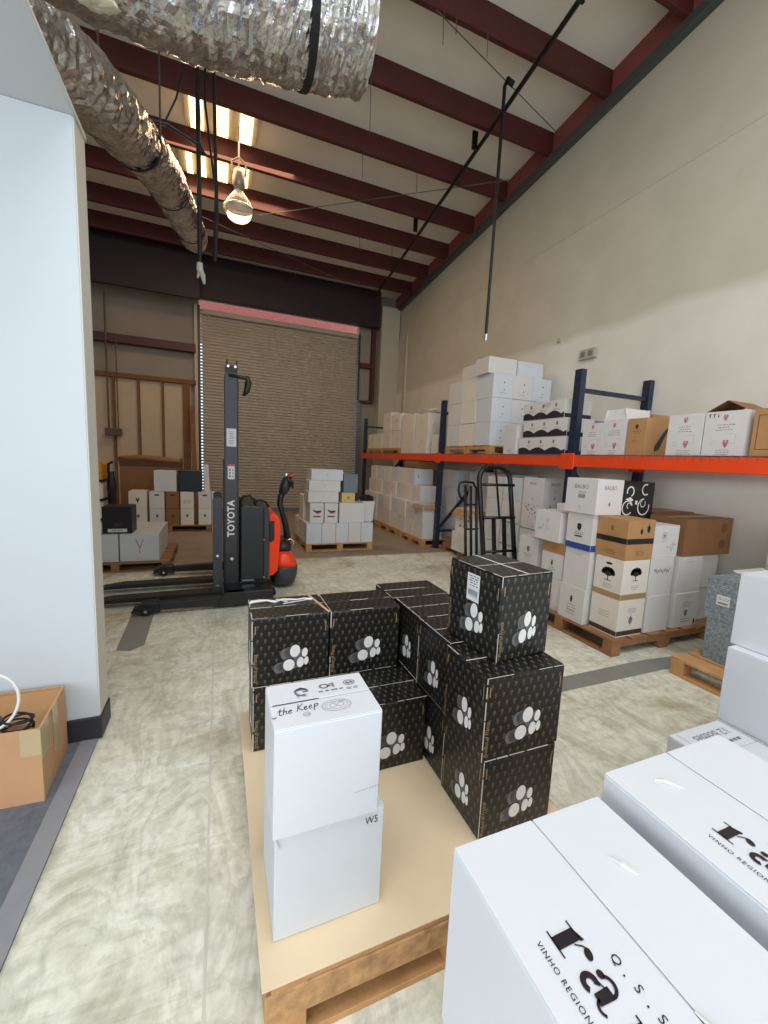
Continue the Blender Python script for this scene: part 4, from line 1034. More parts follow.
for k in range(4):
    z0 = .13 + k*.305; lbl = ['bottom', 'second', 'third', 'top'][k]
    o, dm = Cb('white carton seen through the hand truck frame, %s of its column' % lbl, 3.56, 3.90, 4.17, 4.52, z0, z0+.302, [white_box, white_box_b][k % 2])
    logo(o, dm, '-x', ['flower', 'crest', 'lines', 'dots'][k], ink_faint, k+2, 0, 0, .8)
    if k in (1, 2): bandp(o, dm, -.135, .016, ink_teal, ('-x',))
    o, dm = Cb('white carton left of the hand truck frame, %s of its column' % lbl, 3.58, 3.92, 4.56, 4.90, z0, z0+.302, [white_box_b, white_box][k % 2])
    logo(o, dm, '-x', ['lines', 'crest', 'rule', 'lines'][k], ink_faint, k+5, 0, .03, .8)
o, dm = open_carton('open carton with grey flower print under the rack, left of the hand truck', 3.50, 3.92, 5.08, 5.56, .44, .80, cream_box, group=None, inner=kraft, tilt=(2.6, 2.6, 2.4, 2.6), flap_h=.12)
logo(o, dm, '-x', 'flower', ink_grey, 4, 0, 0, 1.2); logo(o, dm, '-y', 'flower', ink_grey, 7, 0, .0, 1.2)
o, dm = Cb('white carton with two small black dots under the open flower-print carton', 3.46, 3.92, 5.06, 5.58, .13, .438, white_box); logo(o, dm, '-x', 'dots', ink, 2, 0, .0, .7)
for k in range(4):
    z0 = .13 + k*.31; lbl = ['bottom', 'second', 'third', 'top'][k]
    Cb('large pale blue-white carton at the back under the rack, nearer column, %s' % lbl, 4.05, 4.52, 4.95, 5.50, z0, z0+.307, white_box_b)
    Cb('large pale blue-white carton at the back under the rack, farther column, %s' % lbl, 4.05, 4.52, 5.53, 6.08, z0, z0+.307, white_box_b)

# ================================================================== FAR BAY, FLOOR LEVEL
FG = 'cartons under the far rack bay'
for k, (a, b_) in enumerate(((6.32, 7.30), (7.42, 8.42), (8.56, 9.90))):
    pallet('wooden pallet under the far rack bay, %s from the navy upright' % ['first', 'second', 'third'][k], 3.30, 4.40, a, b_, 0, .13, wood, 'x', 5)
cols = [(6.36, 6.70, 3), (6.73, 7.06, 3), (7.09, 7.42, 4), (7.46, 7.80, 4), (7.84, 8.20, 4), (8.24, 8.60, 4), (8.66, 9.05, 4), (9.10, 9.50, 4)]
nm = ['first', 'second', 'third', 'fourth', 'fifth', 'sixth', 'seventh', 'eighth']; lv = ['bottom', 'second from bottom', 'third from bottom', 'top']
rr4 = random.Random(12)
for i, (a, b_, n_) in enumerate(cols):
    for k in range(n_):
        z0 = .13 + k*.307; x0 = 3.32 + (.0 if k < 2 else .05*k) + rr4.uniform(0, .02)
        mt = [white_box, cream_box, cream_box, white_box_b][(i*2+k) % 4]
        if i == 0 and k == 1:
            open_carton('open white carton with brown inside, second level beside the navy upright of the far bay', x0, x0+.36, a, b_, z0, z0+.30, white_box, inner=kraft, tilt=(2.3, 2.5, 2.2, 2.3), flap_h=.10)
            continue
        if i == 0 and k == 2: continue
        o, dm = carton('white carton under the far shelf, %s, %s column from the upright' % (lv[k], nm[i]), x0, x0+.40, a, b_, z0, z0+.304, mt, group=FG, jitter=.010)
        if rr4.random() < .6: logo(o, dm, '-x', rr4.choice(['lines', 'vslot', 'rule', 'crest', 'dots']), rr4.choice([ink_grey, ink_faint, ink_faint]), i*4+k, rr4.uniform(-.05, .05), rr4.uniform(-.03, .05), .8)
        if rr4.random() < .3: logo(o, dm, '-y', 'vslot', ink_brown, 1, -.12, 0, .8)
for i, (a, b_, mt, lb) in enumerate(((7.36, 7.95, kraft, 'brown carton tucked against the underside of the far shelf'),)):
    carton(lb, 3.66, 4.1, a, b_, 1.362, 1.50, mt)
for k in range(4):
    z0 = .13+k*.31
    carton('pale carton at the back under the far shelf beside the upright, %s' % lv[k], 3.98, 4.38, 6.36, 6.95, z0, z0+.307, white_box_b, group=FG)

# ================================================================== SHELF, FAR BAY
pallet('thin wooden pallet on the far end of the rack shelf', 3.56, 4.40, 8.05, 10.15, SH, SH+.12, wood, 'x', 6)
SG = 'cartons on the far part of the rack shelf'
fb = [(9.66, 10.12, 1.768, 2.12, cream_box, 'vslot'), (9.14, 9.62, 1.768, 2.12, cream_box, 'vslot'), (8.62, 9.10, 1.768, 2.16, cream_box, 'vslot'), (8.62, 9.10, 2.162, 2.56, cream_box, 'vslot'), (8.12, 8.58, 1.768, 2.14, cream_box, 'lines'), (8.12, 8.58, 2.142, 2.50, cream_box, 'vslot'),
      (7.42, 8.00, SH, 2.04, cream_box, 'rule'), (7.42, 8.02, 2.042, 2.44, cream_box, 'lines'), (6.86, 7.38, SH, 2.03, cream_box, 'bars'), (6.86, 7.38, 2.032, 2.40, cream_box, 'lines'), (6.44, 6.68, SH, 1.98, cream_box, 'dots')]
fl_ = ['leftmost on the shelf pallet', 'second from the left on the shelf pallet', 'third from the left on the shelf pallet, lower', 'third from the left on the shelf pallet, upper with dark hand slots', 'at the near end of the shelf pallet, lower', 'at the near end of the shelf pallet, upper',
       'beside the shelf pallet, lower', 'beside the shelf pallet, upper', 'in the second stack from the near end of the far shelf, lower', 'in the second stack from the near end of the far shelf, upper', 'small and alone next to the navy upright on the far shelf']
for i, (a, b_, z0, z1, mt, kd) in enumerate(fb):
    o, dm = carton('warm white carton %s' % fl_[i], 3.58, 3.58+(.42 if i < 10 else .26), a, b_, z0, z1, mt, group=SG, jitter=.006)
    logo(o, dm, '-x', kd, ink_brown if kd == 'vslot' else ink_faint, i, .05, .03, 1.1)
    logo(o, dm, '-y', 'vslot' if i in (1, 2, 3, 5, 7) else 'lines', ink_brown if i in (1, 2, 3, 5, 7) else ink_faint, i, -.1, .0, 1.0)
wr = MB(); lump(wr, (3.78, 7.15, 2.462), (.18, .28, .05)); tag(wr.build('stretch_wrap', mat('crumpled_clear_wrap', rgb(214, 208, 198), .3, var=.05, bump=.8, bscale=10), smooth=False, loc=(3.78, 7.15, 2.40)), 'crumpled pale plastic wrap lying on the upper cartons of the far shelf', 'wrap')

# ================================================================== SHELF, MIDDLE BAY
pallet('wooden pallet on the rack shelf under the tall block of white cartons', 3.55, 4.60, 4.88, 6.10, SH, SH+.125, wood, 'x', 6)
TG = 'tall block of white cartons on the rack shelf'
z0 = SH + .126
tn = ['bottom', 'second', 'third']
for k in range(3):
    za, zb = z0 + k*.335, z0 + k*.335 + .332
    for j in range(3):
        xa = 3.54 + j*.345
        o, dm = carton('white carton in the tall shelf block, %s layer, near face %s' % (tn[k], ['left', 'middle', 'right'][j]), xa, xa+.342, 4.90, 5.28, za, zb, [white_box_b, white_box][j % 2], group=TG, jitter=.004)
        logo(o, dm, '-y', 'dots', ink, k*3+j, 0, 0, .9)
    for j in range(2):
        ya = 5.285 + j*.40
        o, dm = carton('white carton in the tall shelf block, %s layer, %s along its long side' % (tn[k], ['second', 'farthest'][j]), 3.545, 3.99, ya, ya+.395, za, zb, [cream_box, white_box][j % 2], group=TG, jitter=.005)
        carton('white carton in the tall shelf block, %s layer, at the wall side, %s' % (tn[k], ['second', 'farthest'][j]), 3.995, 4.44, ya, ya+.395, za, zb, white_box, group=TG)
zt = z0 + 3*.335
for j, (xa, xb, ya, yb, h_, lb) in enumerate(((3.56, 3.86, 5.32, 5.75, .20, 'left and set back'), (3.50, 3.98, 4.98, 5.30, .225, 'middle'), (4.00, 4.46, 4.98, 5.30, .225, 'right'))):
    carton('low white carton on top of the tall shelf block, %s' % lb, xa, xb, ya, yb, zt, zt+h_, [white_box, white_box, white_box_b][j], group=TG)
o, dm = carton('narrow white carton with grey label standing in front of the shelf block', 3.52, 3.78, 4.30, 4.54, SH, SH+.37, white_box)
logo(o, dm, '-x', 'lines', ink_grey, 3, 0, -.12, .9); logo(o, dm, '-x', 'rule', ink_faint, 3, 0, .12, .8); logo(o, dm, '-y', 'lines', ink_grey, 3, 0, -.12, .9)
for k, (ya, yb) in enumerate(((3.50, 4.26), (3.50, 4.20), (3.56, 4.22))):
    z0k = SH + k*.205
    o, dm = carton('long white tray carton with black scalloped base print, %s of three on the shelf' % ['bottom', 'middle', 'top'][k], 3.54, 3.94, ya, yb, z0k, z0k+.202, white_box, group='scallop printed trays on the shelf')
    I = Ink(); W = dm[1]; n_ = 5
    pts = [(-W/2+.002, -.098)]
    for i in range(61):
        u = -W/2+.002 + (W-.004)*i/60; pts.append((u, -.055 + .038*abs(math.sin(PI*n_*i/60/2*1.2 + .6))))
    pts.append((W/2-.002, -.098)); o_ = len(I.v)
    for i in range(1, 61): I.poly([(pts[i][0], -.098), (pts[i+1][0], -.098), pts[i+1], pts[i]])
    I.put(o, '-x', dm, ink, 'printed_scallops')
    for q in (-.2, 0, .2): logo(o, dm, '-x', 'crest', ink_grey, k+3, q, .045, .8)
    Ink().rect(0, -.075, dm[0]*.99, .045).put(o, '-y', dm, ink, 'printed_scallops')
    if k == 2: logo(o, dm, '-x', 'lines', ink, 15, .05, .07, .8)

# ================================================================== SHELF, NEAR BAY
NG = 'cartons along the near part of the rack shelf'
def redwine(o, dm, seed):
    logo(o, dm, '-x', 'grape', ink_red, 1, .0, .12, .75); logo(o, dm, '-x', 'lines', ink_grey, seed, 0, .065, .95); logo(o, dm, '-x', 'grape', ink_red, 1, .02, -.075, .95); logo(o, dm, '-x', 'lines', ink_grey, seed+3, 0, -.125, .8)
    Ink().ring(-.07, -.07, .018, .003).rect(.08, -.04, .002, .07).rect(.045, -.005, .07, .002).rect(.045, -.075, .07, .002).put(o, '-x', dm, ink_faint, 'printed_logo')
o, dm = carton('white wine carton with pink grape print just right of the tallest navy upright', 3.55, 3.86, 3.045, 3.29, SH, SH+.32, white_box, group=NG); redwine(o, dm, 1); logo(o, dm, '-y', 'lines', ink_faint, 3)
o, dm = open_carton('opened white wine carton with a raised flap beside the brown bottle carton', 3.55, 3.86, 2.80, 3.04, SH, SH+.33, white_box, inner=white_box, tilt=(-.2, -.15, -.25, .0), flap_h=.11, group=NG); redwine(o, dm, 4)
o, dm = carton('brown cardboard carton with a black bottle silhouette on the rack shelf', 3.56, 4.02, 2.60, 2.785, SH, SH+.335, kraft, group=NG)
I = Ink(); I.poly([(-.10+.0, -.13), (-.04, -.13+.02), (.03, .02), (.075, .09), (.105, .14), (.085, .15), (.055, .10), (0, .05), (-.10, -.08)]); I.put(o, '-y', dm, black_plain, 'printed_bottle')
logo(o, dm, '-x', 'crest', ink_brown, 3, 0, .09, .8); logo(o, dm, '-x', 'lines', ink_brown, 6, -.01, -.03, .5)
o, dm = carton('white wine carton with pink grape print, right of the brown bottle carton', 3.55, 3.85, 2.125, 2.40, SH, SH+.335, white_box, group=NG); redwine(o, dm, 7); logo(o, dm, '-y', 'lines', ink_faint, 3)
o, dm = open_carton('white wine carton with its lid flaps sprung open showing dark inside, on the near shelf', 3.55, 3.86, 1.835, 2.115, SH, SH+.335, white_box, inner=kraft_dark, tilt=(-1.05, -1.05, None, None), flap_h=.155, group=NG); redwine(o, dm, 9)
Ink().rect(-.11, .135, .006, .025).rect(-.11, .147, .018, .005).rect(-.08, .135, .006, .025).rect(-.08, .147, .018, .005).rect(-.05, .135, .006, .025).put(o, '-x', dm, ink, 'printed_symbols')
o, dm = carton('brown cardboard carton with a framed print at the right end of the shelf', 3.56, 3.90, 1.50, 1.80, SH, SH+.335, kraft, group=NG)
Ink().rect(0, .12, .24, .004).rect(0, -.12, .24, .004).rect(-.12, 0, .004, .24).rect(.12, 0, .004, .24).rect(.02, .02, .012, .08).rect(.045, .055, .05, .012).rect(.04, .02, .04, .010).put(o, '-x', dm, ink_brown, 'printed_frame')
carton('brown cardboard carton half hidden behind the raised white flap on the shelf', 3.98, 4.32, 2.86, 3.16, SH, SH+.42, kraft, group=NG)
carton('small grey carton behind the leftmost grape-print carton on the near shelf', 3.98, 4.22, 3.50, 3.72, SH, SH+.40, grey_box_m, group=None)

# ================================================================== FAR PALLET BEFORE THE ROLL DOOR
pallet('pale wooden pallet of stacked white cartons standing before the roll-up door', 1.26, 2.37, 6.28, 7.38, 0, .13, wood, 'x', 6)
DG = 'white cartons on the pallet before the roll-up door'
xs = [1.262, 1.508, 1.738, 1.945, 2.163, 2.372]
for j in range(5):
    o, dm = carton('white carton in the bottom front row before the roll-up door, %s from the left' % ['first', 'second', 'third', 'fourth', 'fifth'][j], xs[j]+.003, xs[j+1]-.003, 6.29, 6.62, .13, .455, white_box if j % 2 else white_box_b, group=DG)
    if j == 4: logo(o, dm, '-y', 'slot', ink_grey, 1, 0, .09, .4)
for j in range(2):
    for i in range(2):
        carton('white carton before the roll-up door, bottom layer, %s row behind the front, %s' % (['first', 'second'][j], ['left', 'right'][i]), 1.265+i*.56, 1.80+i*.56, 6.64+j*.36, 6.98+j*.36, .13, .455, cream_box, group=DG)
for j, (a, b_) in enumerate(((1.315, 1.535), (1.55, 1.765))):
    o, dm = carton('small white carton with black and red swoosh print before the roll-up door, %s one' % ['left', 'right'][j], a, b_, 6.31, 6.60, .457, .775, white_box, group=DG)
    I = Ink(); I.poly([(-.07, .06), (-.01, .035), (.05, .04), (.07, .055), (.06, .02), (0, .0), (-.05, .03)]); I.rect(0, -.055, .12, .018); I.put(o, '-y', dm, ink, 'printed_swoosh')
    I = Ink(); I.poly([(-.03, .0), (.03, .015), (.07, .045), (.07, .01), (.03, -.015)]); I.put(o, '-y', dm, ink_red, 'printed_swoosh')
carton('wide white carton right of the swoosh-print cartons before the roll-up door', 1.79, 2.215, 6.30, 6.64, .457, .78, white_box, group=DG)
carton('white carton set back at the left end of the door pallet, second layer', 1.28, 1.55, 6.70, 7.05, .457, .86, cream_box, group=DG)
for k in range(3):
    z0 = .78 + k*.183 + (.0 if k == 0 else .012); z0 = [.782, .958, 1.135][k]; z1 = [.956, 1.133, 1.305][k]
    o, dm = carton('long flat white carton in the stack before the roll-up door, %s of three' % ['lowest', 'middle', 'uppermost'][k], [1.29, 1.30, 1.33][k], [1.775, 1.80, 1.84][k], 6.33, 6.68, z0, z1, white_box_b if k == 2 else white_box, group=DG)
    logo(o, dm, '-y', 'round', ink_faint, k, 0, .01, .5)
carton('yellow carton with a small diamond print beside the long flat cartons', 1.83, 2.05, 6.33, 6.62, .782, .945, yellow_box)
o = [q for q in col.objects if q.get('label', '').startswith('yellow carton')][0]
Ink().poly([(0, .035), (.03, 0), (0, -.035), (-.03, 0)]).put(o, '-y', (.22, .29, .163), ink_gold, 'printed_diamond')
carton('blue-grey carton on the yellow one before the roll-up door', 1.855, 2.09, 6.33, 6.62, .947, 1.245, mat('slate_blue_cardboard', rgb(112, 124, 134), .6, var=.06))
bn = MB(); bn.prism([(2.24, .457), (2.40, .457), (2.43, .80), (2.22, .80)], 6.40, 6.66, 'y')
bn_o = tag(bn.build('waste_bin', white_box, bevel=.006, loc=(2.32, 6.53, .457)), 'white bin with a black bag at the right end of the door pallet', 'bin')
lb_ = MB(); lump(lb_, (0, 0, .38), (.12, .15, .06)); lb_.build('bin_bag', plastic_bag, bn_o)

# ================================================================== BACK LEFT STACK
pallet('wooden pallet of banker-style cartons against the back left wall', -1.56, -.14, 8.28, 8.88, 0, .13, wood_dark, 'x', 6)
KG = 'cartons on the back left pallet'
ck = [(-1.48, -1.20, cream_box, 'grape'), (-1.16, -.92, white_box, 'slot'), (-.90, -.68, kraft_dark, 'slot'), (-.66, -.44, cream_box, 'lines'), (-.36, -.14, white_box, 'slot')]
kn = ['leftmost', 'second', 'middle', 'fourth', 'rightmost']
for k in range(2):
    for j, (a, b_, mt, kd) in enumerate(ck):
        z0 = .13 + k*.31; m2 = mt if k else [cream_box, white_box, kraft_dark, cream_box, cream_box][j]
        o, dm = carton('%s carton of the back left pallet front row, %s, %s layer' % ('brown' if j == 2 else 'white', kn[j], ['lower', 'upper'][k]), a, b_ if not (k == 0 and j == 3) else b_, 8.30, 8.66, z0, z0+.307, m2, group=KG)
        if k: logo(o, dm, '-y', kd, ink if kd == 'slot' else ink_brown, 1, 0, .09 if kd == 'slot' else 0, 1.3)
        else: logo(o, dm, '-y', 'grape', ink_brown, 1, 0, .02, 1.0)
o, dm = carton('narrow warm white carton at the right corner of the back left pallet, upper', -.13, -.02, 8.32, 8.62, .44, .74, white_box, group=KG)
carton('narrow warm white carton at the right corner of the back left pallet, lower', -.13, -.02, 8.32, 8.62, .0, .435, cream_box, group=KG)
carton('white carton with a lid, alone on top of the back left row', -1.08, -.72, 8.30, 8.64, .75, 1.12, white_box)
bg_ = MB(); bg_.box(-.69, -.30, 8.30, 8.66, .75, 1.12)
bo_ = tag(bg_.build('storage_crate', mat('dark_teal_plastic', rgb(28, 40, 48), .45, var=.1), bevel=.02, seg=2, loc=(-.5, 8.48, .75)), 'dark blue-black plastic crate on top of the back left cartons', 'crate')
MB().box(-.20, .20, -.19, .19, .365, .39).build('lid', plastic_bag, bo_, bevel=.008); 
t_ = MB(); t_.bar((-.21, 8.5, .75), (-.235, 8.56, 1.25), .09, .012); tag(t_.build('paper_roll', white_box, bevel=.003, loc=(-.24, 8.5, .75)), 'pale sheet leaning at the right end of the back left cartons', 'sheet')
# big brown gaylord with curled top flaps
gb, gd = open_carton('big brown bulk carton with ragged dark flaps standing behind the back left cartons', -1.72, -.72, 8.95, 9.75, 0, 1.16, kraft_dark, inner=mat('shadowed_brown_cardboard', rgb(110, 76, 50), .8), tilt=(.25, -.15, .2, -.1), flap_h=.16)
cr = MB(); cr.tube([(-.5, -.38, 1.30), (-.2, -.42, 1.33), (.15, -.42, 1.31), (.52, -.40, 1.28)], [.045, .05, .06, .05], 10); cr.build('curled_flap', kraft_dark, gb)
tag(MB().bar((-.44, 9.7, .0), (-.60, 10.9, 2.55), .10, .04).build('wooden_plank', wood_stud, bevel=.003, loc=(-.44, 9.7, 0)), 'long brown wooden plank leaning on the stud wall beside the roll-up door', 'plank')
# wrapped rolls at the far left edge
for k, (z0, z1, mt, lb) in enumerate(((.02, .30, kraft, 'brown wrapped bale at the bottom of the pile beside the near partition edge'), (.305, .62, cream_box, 'pale wrapped bale, lower of two in the pile by the stud wall'), (.625, .93, cream_box, 'pale wrapped bale, upper of two in the pile by the stud wall'), (.935, 1.25, yellow_bag, 'yellow wrapped bale on top of the pile by the stud wall'))):
    q = MB(); w_ = .55; q.box(-2.28, -1.76, 7.85, 8.45, z0, z1)
    qo = tag(q.build('wrapped_bale', mt, bevel=.05, seg=3, loc=(-2.0, 8.15, z0)), lb, 'bale')
    q2 = MB(); q2.box(-2.29+.01, -1.75-.002, 7.846, 8.454, z0+.0, z0+.03); s_ = q2.build('binding_strap', strap_m, qo, loc=(-2.0, 8.15, z0)); s_.location = (0,0,0)
hk = MB()
hk.tube([(-1.66, 7.98, .0), (-1.66, 7.98, .85), (-1.66, 7.98, 1.10)], [.04, .07, .045], 8)
tag(hk.tube([(-1.71, 8.04, 1.08), (-1.70, 8.03, 1.22), (-1.64, 8.03, 1.26)], .02, 8).build('hanging_tool', black_m, loc=(-1.71, 8.05, .62)), 'black tool standing against the pile of wrapped bales', 'tool')
# vertical conduit on the stud wall
cd = MB(); cd.tube([(-2.28, 10.95, 1.9), (-2.28, 10.95, 4.8)], .02, 8).tube([(-2.10, 10.96, 1.9), (-2.10, 10.96, 3.9)], .012, 8)
cd_o = tag(cd.build('conduit', mat('brown_conduit', rgb(96, 76, 62), .6), loc=(-2.28, 10.95, 1.9)), 'pair of thin vertical conduits on the stud wall at the far left', 'conduit')
q = MB().box(-2.36, -2.04, 10.92, 11.01, 1.76, 1.92).build('junction_box', mat('brown_conduit', rgb(96, 76, 62), .6), cd_o, bevel=.006, loc=(-2.28, 10.95, 1.9)); q.location = (0,0,0)

# ================================================================== LEFT PALLET WITH WIDE WHITE CARTONS
pallet('wooden pallet of wide white cartons left of the stacker forks', -1.75, -.58, 5.62, 6.72, 0, .12, wood_dark, 'x', 6)
for j, (a, b_, lb) in enumerate(((-1.68, -1.135, 'left one, partly hidden by the partition'), (-1.12, -.70, 'right one'))):
    for i, (ya, yb) in enumerate(((5.68, 6.18), (6.19, 6.62))):
        o, dm = carton('wide white wishbone-print carton on the left pallet, %s' % (lb if i == 0 else 'back row ' + lb.split(',')[0]), a, b_, ya, yb, .12, .46, white_box_b, group='wide white cartons on the left pallet')
        if i == 0:
            I = Ink(); I.stroke([(-.04, .10), (-.018, .04), (0, .0), (0, -.07)], .010); I.stroke([(.04, .10), (.018, .04), (0, .0)], .010); I.put(o, '-y', dm, ink_gold, 'printed_wishbone')
            logo(o, dm, '-y', 'lines', ink_faint, 4, 0, -.12, .7)
o, dm = carton('black carton with a white strip label on top of the wide white cartons', -1.30, -.99, 5.72, 6.02, .462, .79, black_plain)
Ink().rect(0, -.125, .20, .042).put(o, '-y', dm, label_white, 'strip_label', label='white strip label'); logo(o, dm, '-y', 'lines', ink_silver, 3, 0, -.04, .7)
Ink().lines(0, -.123, .16, 1, .01, .012, 4).put(o, '-y', dm, ink_grey, 'printed_text', e=.002)

# ================================================================== ELECTRIC PALLET STACKER
st = empty('pallet_stacker', (.25, 4.75, 0)); tag(st, 'black and orange electric pallet stacker with a tall mast, forks pointing left', 'stacker')
def P(mb, nm, mt, parent=None, label=None, **k):
    par = parent or st
    o = mb.build(nm, mt, par, loc=(.25, 4.75, 0), **k); o.location = (0,0,0)
    if label: o['label'] = label
    return o
# straddle legs with wheels
for (y, s) in ((4.12, -1), (5.42, 1)):
    lg = P(MB().prism([(-.60, .045), (.22, .03), (.22, .13), (-.55, .105), (-.63, .075)], y-.045, y+.045, 'y'), 'straddle_leg', truck_black, bevel=.006)
    P(MB().prism([(-.74, .03), (-.72, .075), (-.62, .125), (-.52, .12), (-.50, .03)], y-.06, y+.06, 'y'), 'wheel_guard', truck_black, lg, bevel=.012, seg=2)
    P(MB().cyl((-.62, y-.066, .045), (-.62, y+.066, .045), .045, 20), 'load_wheel', black_rubber, lg, smooth=False)
    P(MB().cyl((-.62, y-.072, .045), (-.62, y+.072, .045), .014, 12), 'axle', chrome, lg)
P(MB().box(.05, .50, 4.075, 5.465, .03, .16), 'chassis', truck_black, bevel=.012)
P(MB().prism([(-.05, .03), (.22, .03), (.22, .16), (.05, .16)], 4.07, 4.16, 'y'), 'chassis_gusset', truck_black, bevel=.004)
# forks
for y in (4.40, 4.86):
    fk = MB().prism([(-1.14, .048), (-1.13, .062), (-.95, .088), (.02, .10), (.02, .052)], y-.075, y+.075, 'y')
    fk.prism([(-.02, .10), (-.02, .52), (.02, .52), (.02, .10)], y-.075, y+.075, 'y')
    P(fk, 'fork', truck_black, bevel=.003)
# carriage plate with rounded top
for y in (4.34, 4.94):
    pl = []
    x0c, x1c, z1c = -.062, .026, 1.03
    for k in range(9):
        a = PI*k/8; pl.append(((x0c+x1c)/2 + (x1c-x0c)/2*math.cos(a), z1c + .03*math.sin(a)))
    c_ = P(MB().prism([(x0c, .09), (x1c, .06)][::-1] and [(x1c, .08)] + pl + [(x0c, .10)], y-.02, y+.03, 'y'), 'carriage_plate', truck_grey, bevel=.003)
    for z in (.16, .47): P(MB().cyl((-.018, y-.028, z), (-.018, y-.018, z), .013, 12), 'bolt', chrome, c_)
P(MB().box(-.03, .01, 4.33, 4.97, .40, .48), 'carriage_bar', truck_black, bevel=.003); P(MB().box(-.03, .01, 4.33, 4.97, .93, 1.0), 'carriage_bar', truck_black, bevel=.003)
# mast rails (outer and inner), cross heads
for (y, s) in ((4.40, -1), (5.00, 1)):
    ou = MB(); ou.box(.055, .170, y-.012, y+.012, .05, 2.33); ou.box(.055, .066, y, y+.06*s*-1 if s > 0 else y+.06, .05, 2.33); ou.box(.172, .184, y-.006, y+.05, .05, 2.20)
    mo = P(ou, 'mast_rail', truck_grey, bevel=.002)
    P(MB().box(.04, .054, y-.002, y+.04, .05, 1.42), 'inner_rail', truck_black, mo)
    if s < 0:
        P(MB().box(.058, .182, y-.020, y-.012, .05, .475), 'mast_foot_plate', truck_dark, mo, bevel=.002)
        for z in (.42, .11): P(MB().cyl((.118, y-.030, z), (.118, y-.020, z), .016, 14), 'bolt', chrome, mo)
        P(MB().box(.070, .160, y-.0145, y-.0125, 1.56, 1.735), 'data_plate', label_white, mo, 'white data plate sticker')
        P(MB().box(.080, .145, y-.0145, y-.0125, 1.235, 1.385), 'warning_sticker', label_white, mo, 'white warning sticker with red header')
        P(MB().box(.080, .145, y-.0155, y-.0146, 1.365, 1.385), 'sticker_header', truck_red, mo)
        I = Ink()
        for k in range(3): I.rect(.100+.0, 1.265+k*.032, .016, .022); I.rect(.128, 1.262+k*.032, .012, .018)
        for k in range(8): I.rect(.115, 1.585+k*.017, .06*(.6+.4*((k*7) % 5)/5), .004)
        me = bpy.data.meshes.new('sticker_print'); me.from_pydata([(u, y-.0158, v) for u, v in I.v], [], I.f); me.materials.append(ink_grey)
        so_ = bpy.data.objects.new('sticker_print', me); col.objects.link(so_); so_.parent = mo; so_.location = (-.25, -4.75, 0)
        I = Ink(); I.text('TOYOTA', .113, .835, .094, ang=PI/2, sp=1.06, sx=.93)
        # embolden the lettering with slight offsets
        base_v, base_f = list(I.v), list(I.f)
        for dx, dz in ((.003, 0), (-.003, 0), (0, .003), (0, -.003)):
            o_ = len(I.v); I.v += [(u+dx, v+dz) for u, v in base_v]; I.f += [tuple(i+o_ for i in f) for f in base_f]
        me = bpy.data.meshes.new('maker_lettering'); me.from_pydata([(u, y-.0135-.00005*(k // max(1, len(base_v))), v) for k, (u, v) in enumerate(I.v)], [], I.f); me.materials.append(ink_white)
        so_ = bpy.data.objects.new('maker_lettering', me); col.objects.link(so_); so_.parent = mo; so_.location = (-.25, -4.75, 0); so_['label'] = 'white TOYOTA lettering running up the mast'
P(MB().box(.060, .178, 4.39, 5.01, 2.20, 2.26), 'mast_crosshead', truck_black, bevel=.004)
P(MB().box(.060, .178, 4.41, 4.99, .62, .70), 'mast_crossbar', truck_black, bevel=.004)
tb = P(MB().prism([(.065, 2.28), (.065, 2.385), (.085, 2.385), (.085, 2.34), (.155, 2.34), (.155, 2.385), (.172, 2.385), (.172, 2.28)], 4.375, 4.40, 'y'), 'top_bracket', truck_black)
for x in (.085, .150): P(MB().cyl((x, 4.362, 2.325), (x, 4.376, 2.325), .012, 12), 'bolt', chrome, tb)
P(MB().tube([(.09, 4.39, 2.245), (.20, 4.39, 2.24), (.262, 4.39, 2.235), (.272, 4.39, 2.19), (.258, 4.39, 2.11), (.225, 4.39, 2.06)], [.016, .018, .026, .034, .03, .012], 10), 'chain_hose_guide', truck_black, smooth=True)
# hoses behind the mast
P(MB().tube([(.20, 4.5, .98), (.23, 4.5, 1.05), (.30, 4.5, 1.06), (.35, 4.5, 1.0), (.36, 4.5, .95)], .012, 8).tube([(.34, 4.55, .97), (.40, 4.55, 1.01), (.46, 4.55, .99), (.50, 4.55, .93)], .012, 8), 'hydraulic_hose', black_rubber, smooth=True)
# battery and cover
bt_ = P(MB().prism([(.205, .19), (.205, .955), (.225, .975), (.425, .955), (.425, .19)], 4.34, 5.24, 'y'), 'battery_box', truck_dark, bevel=.008, seg=2)
P(MB().box(.215, .33, 4.333, 4.34, .185, .20), 'trim_strip', chrome, bt_)
P(MB().box(.19, .48, 4.36, 5.22, .12, .19), 'battery_tray', truck_black, bevel=.006)
P(MB().box(.428, .485, 4.37, 5.20, .17, .93), 'side_column', truck_grey, bevel=.008)
for z in (.62, .22, .12): P(MB().cyl((.43, 4.325, z), (.43, 4.345, z), .010, 10), 'bolt', chrome)
# orange back panel with dark recess
op = P(MB().prism([(.487, .20), (.487, .86), (.53, .88), (.585, .85), (.608, .79), (.61, .60), (.585, .25), (.53, .20)], 4.42, 5.12, 'y'), 'orange_panel', truck_orange, bevel=.012, seg=2, label='bright orange back panel')
P(MB().prism([(.492, .575), (.492, .80), (.545, .80), (.545, .60), (.525, .575)], 4.412, 4.421, 'y'), 'panel_recess', truck_black, op, bevel=.003)
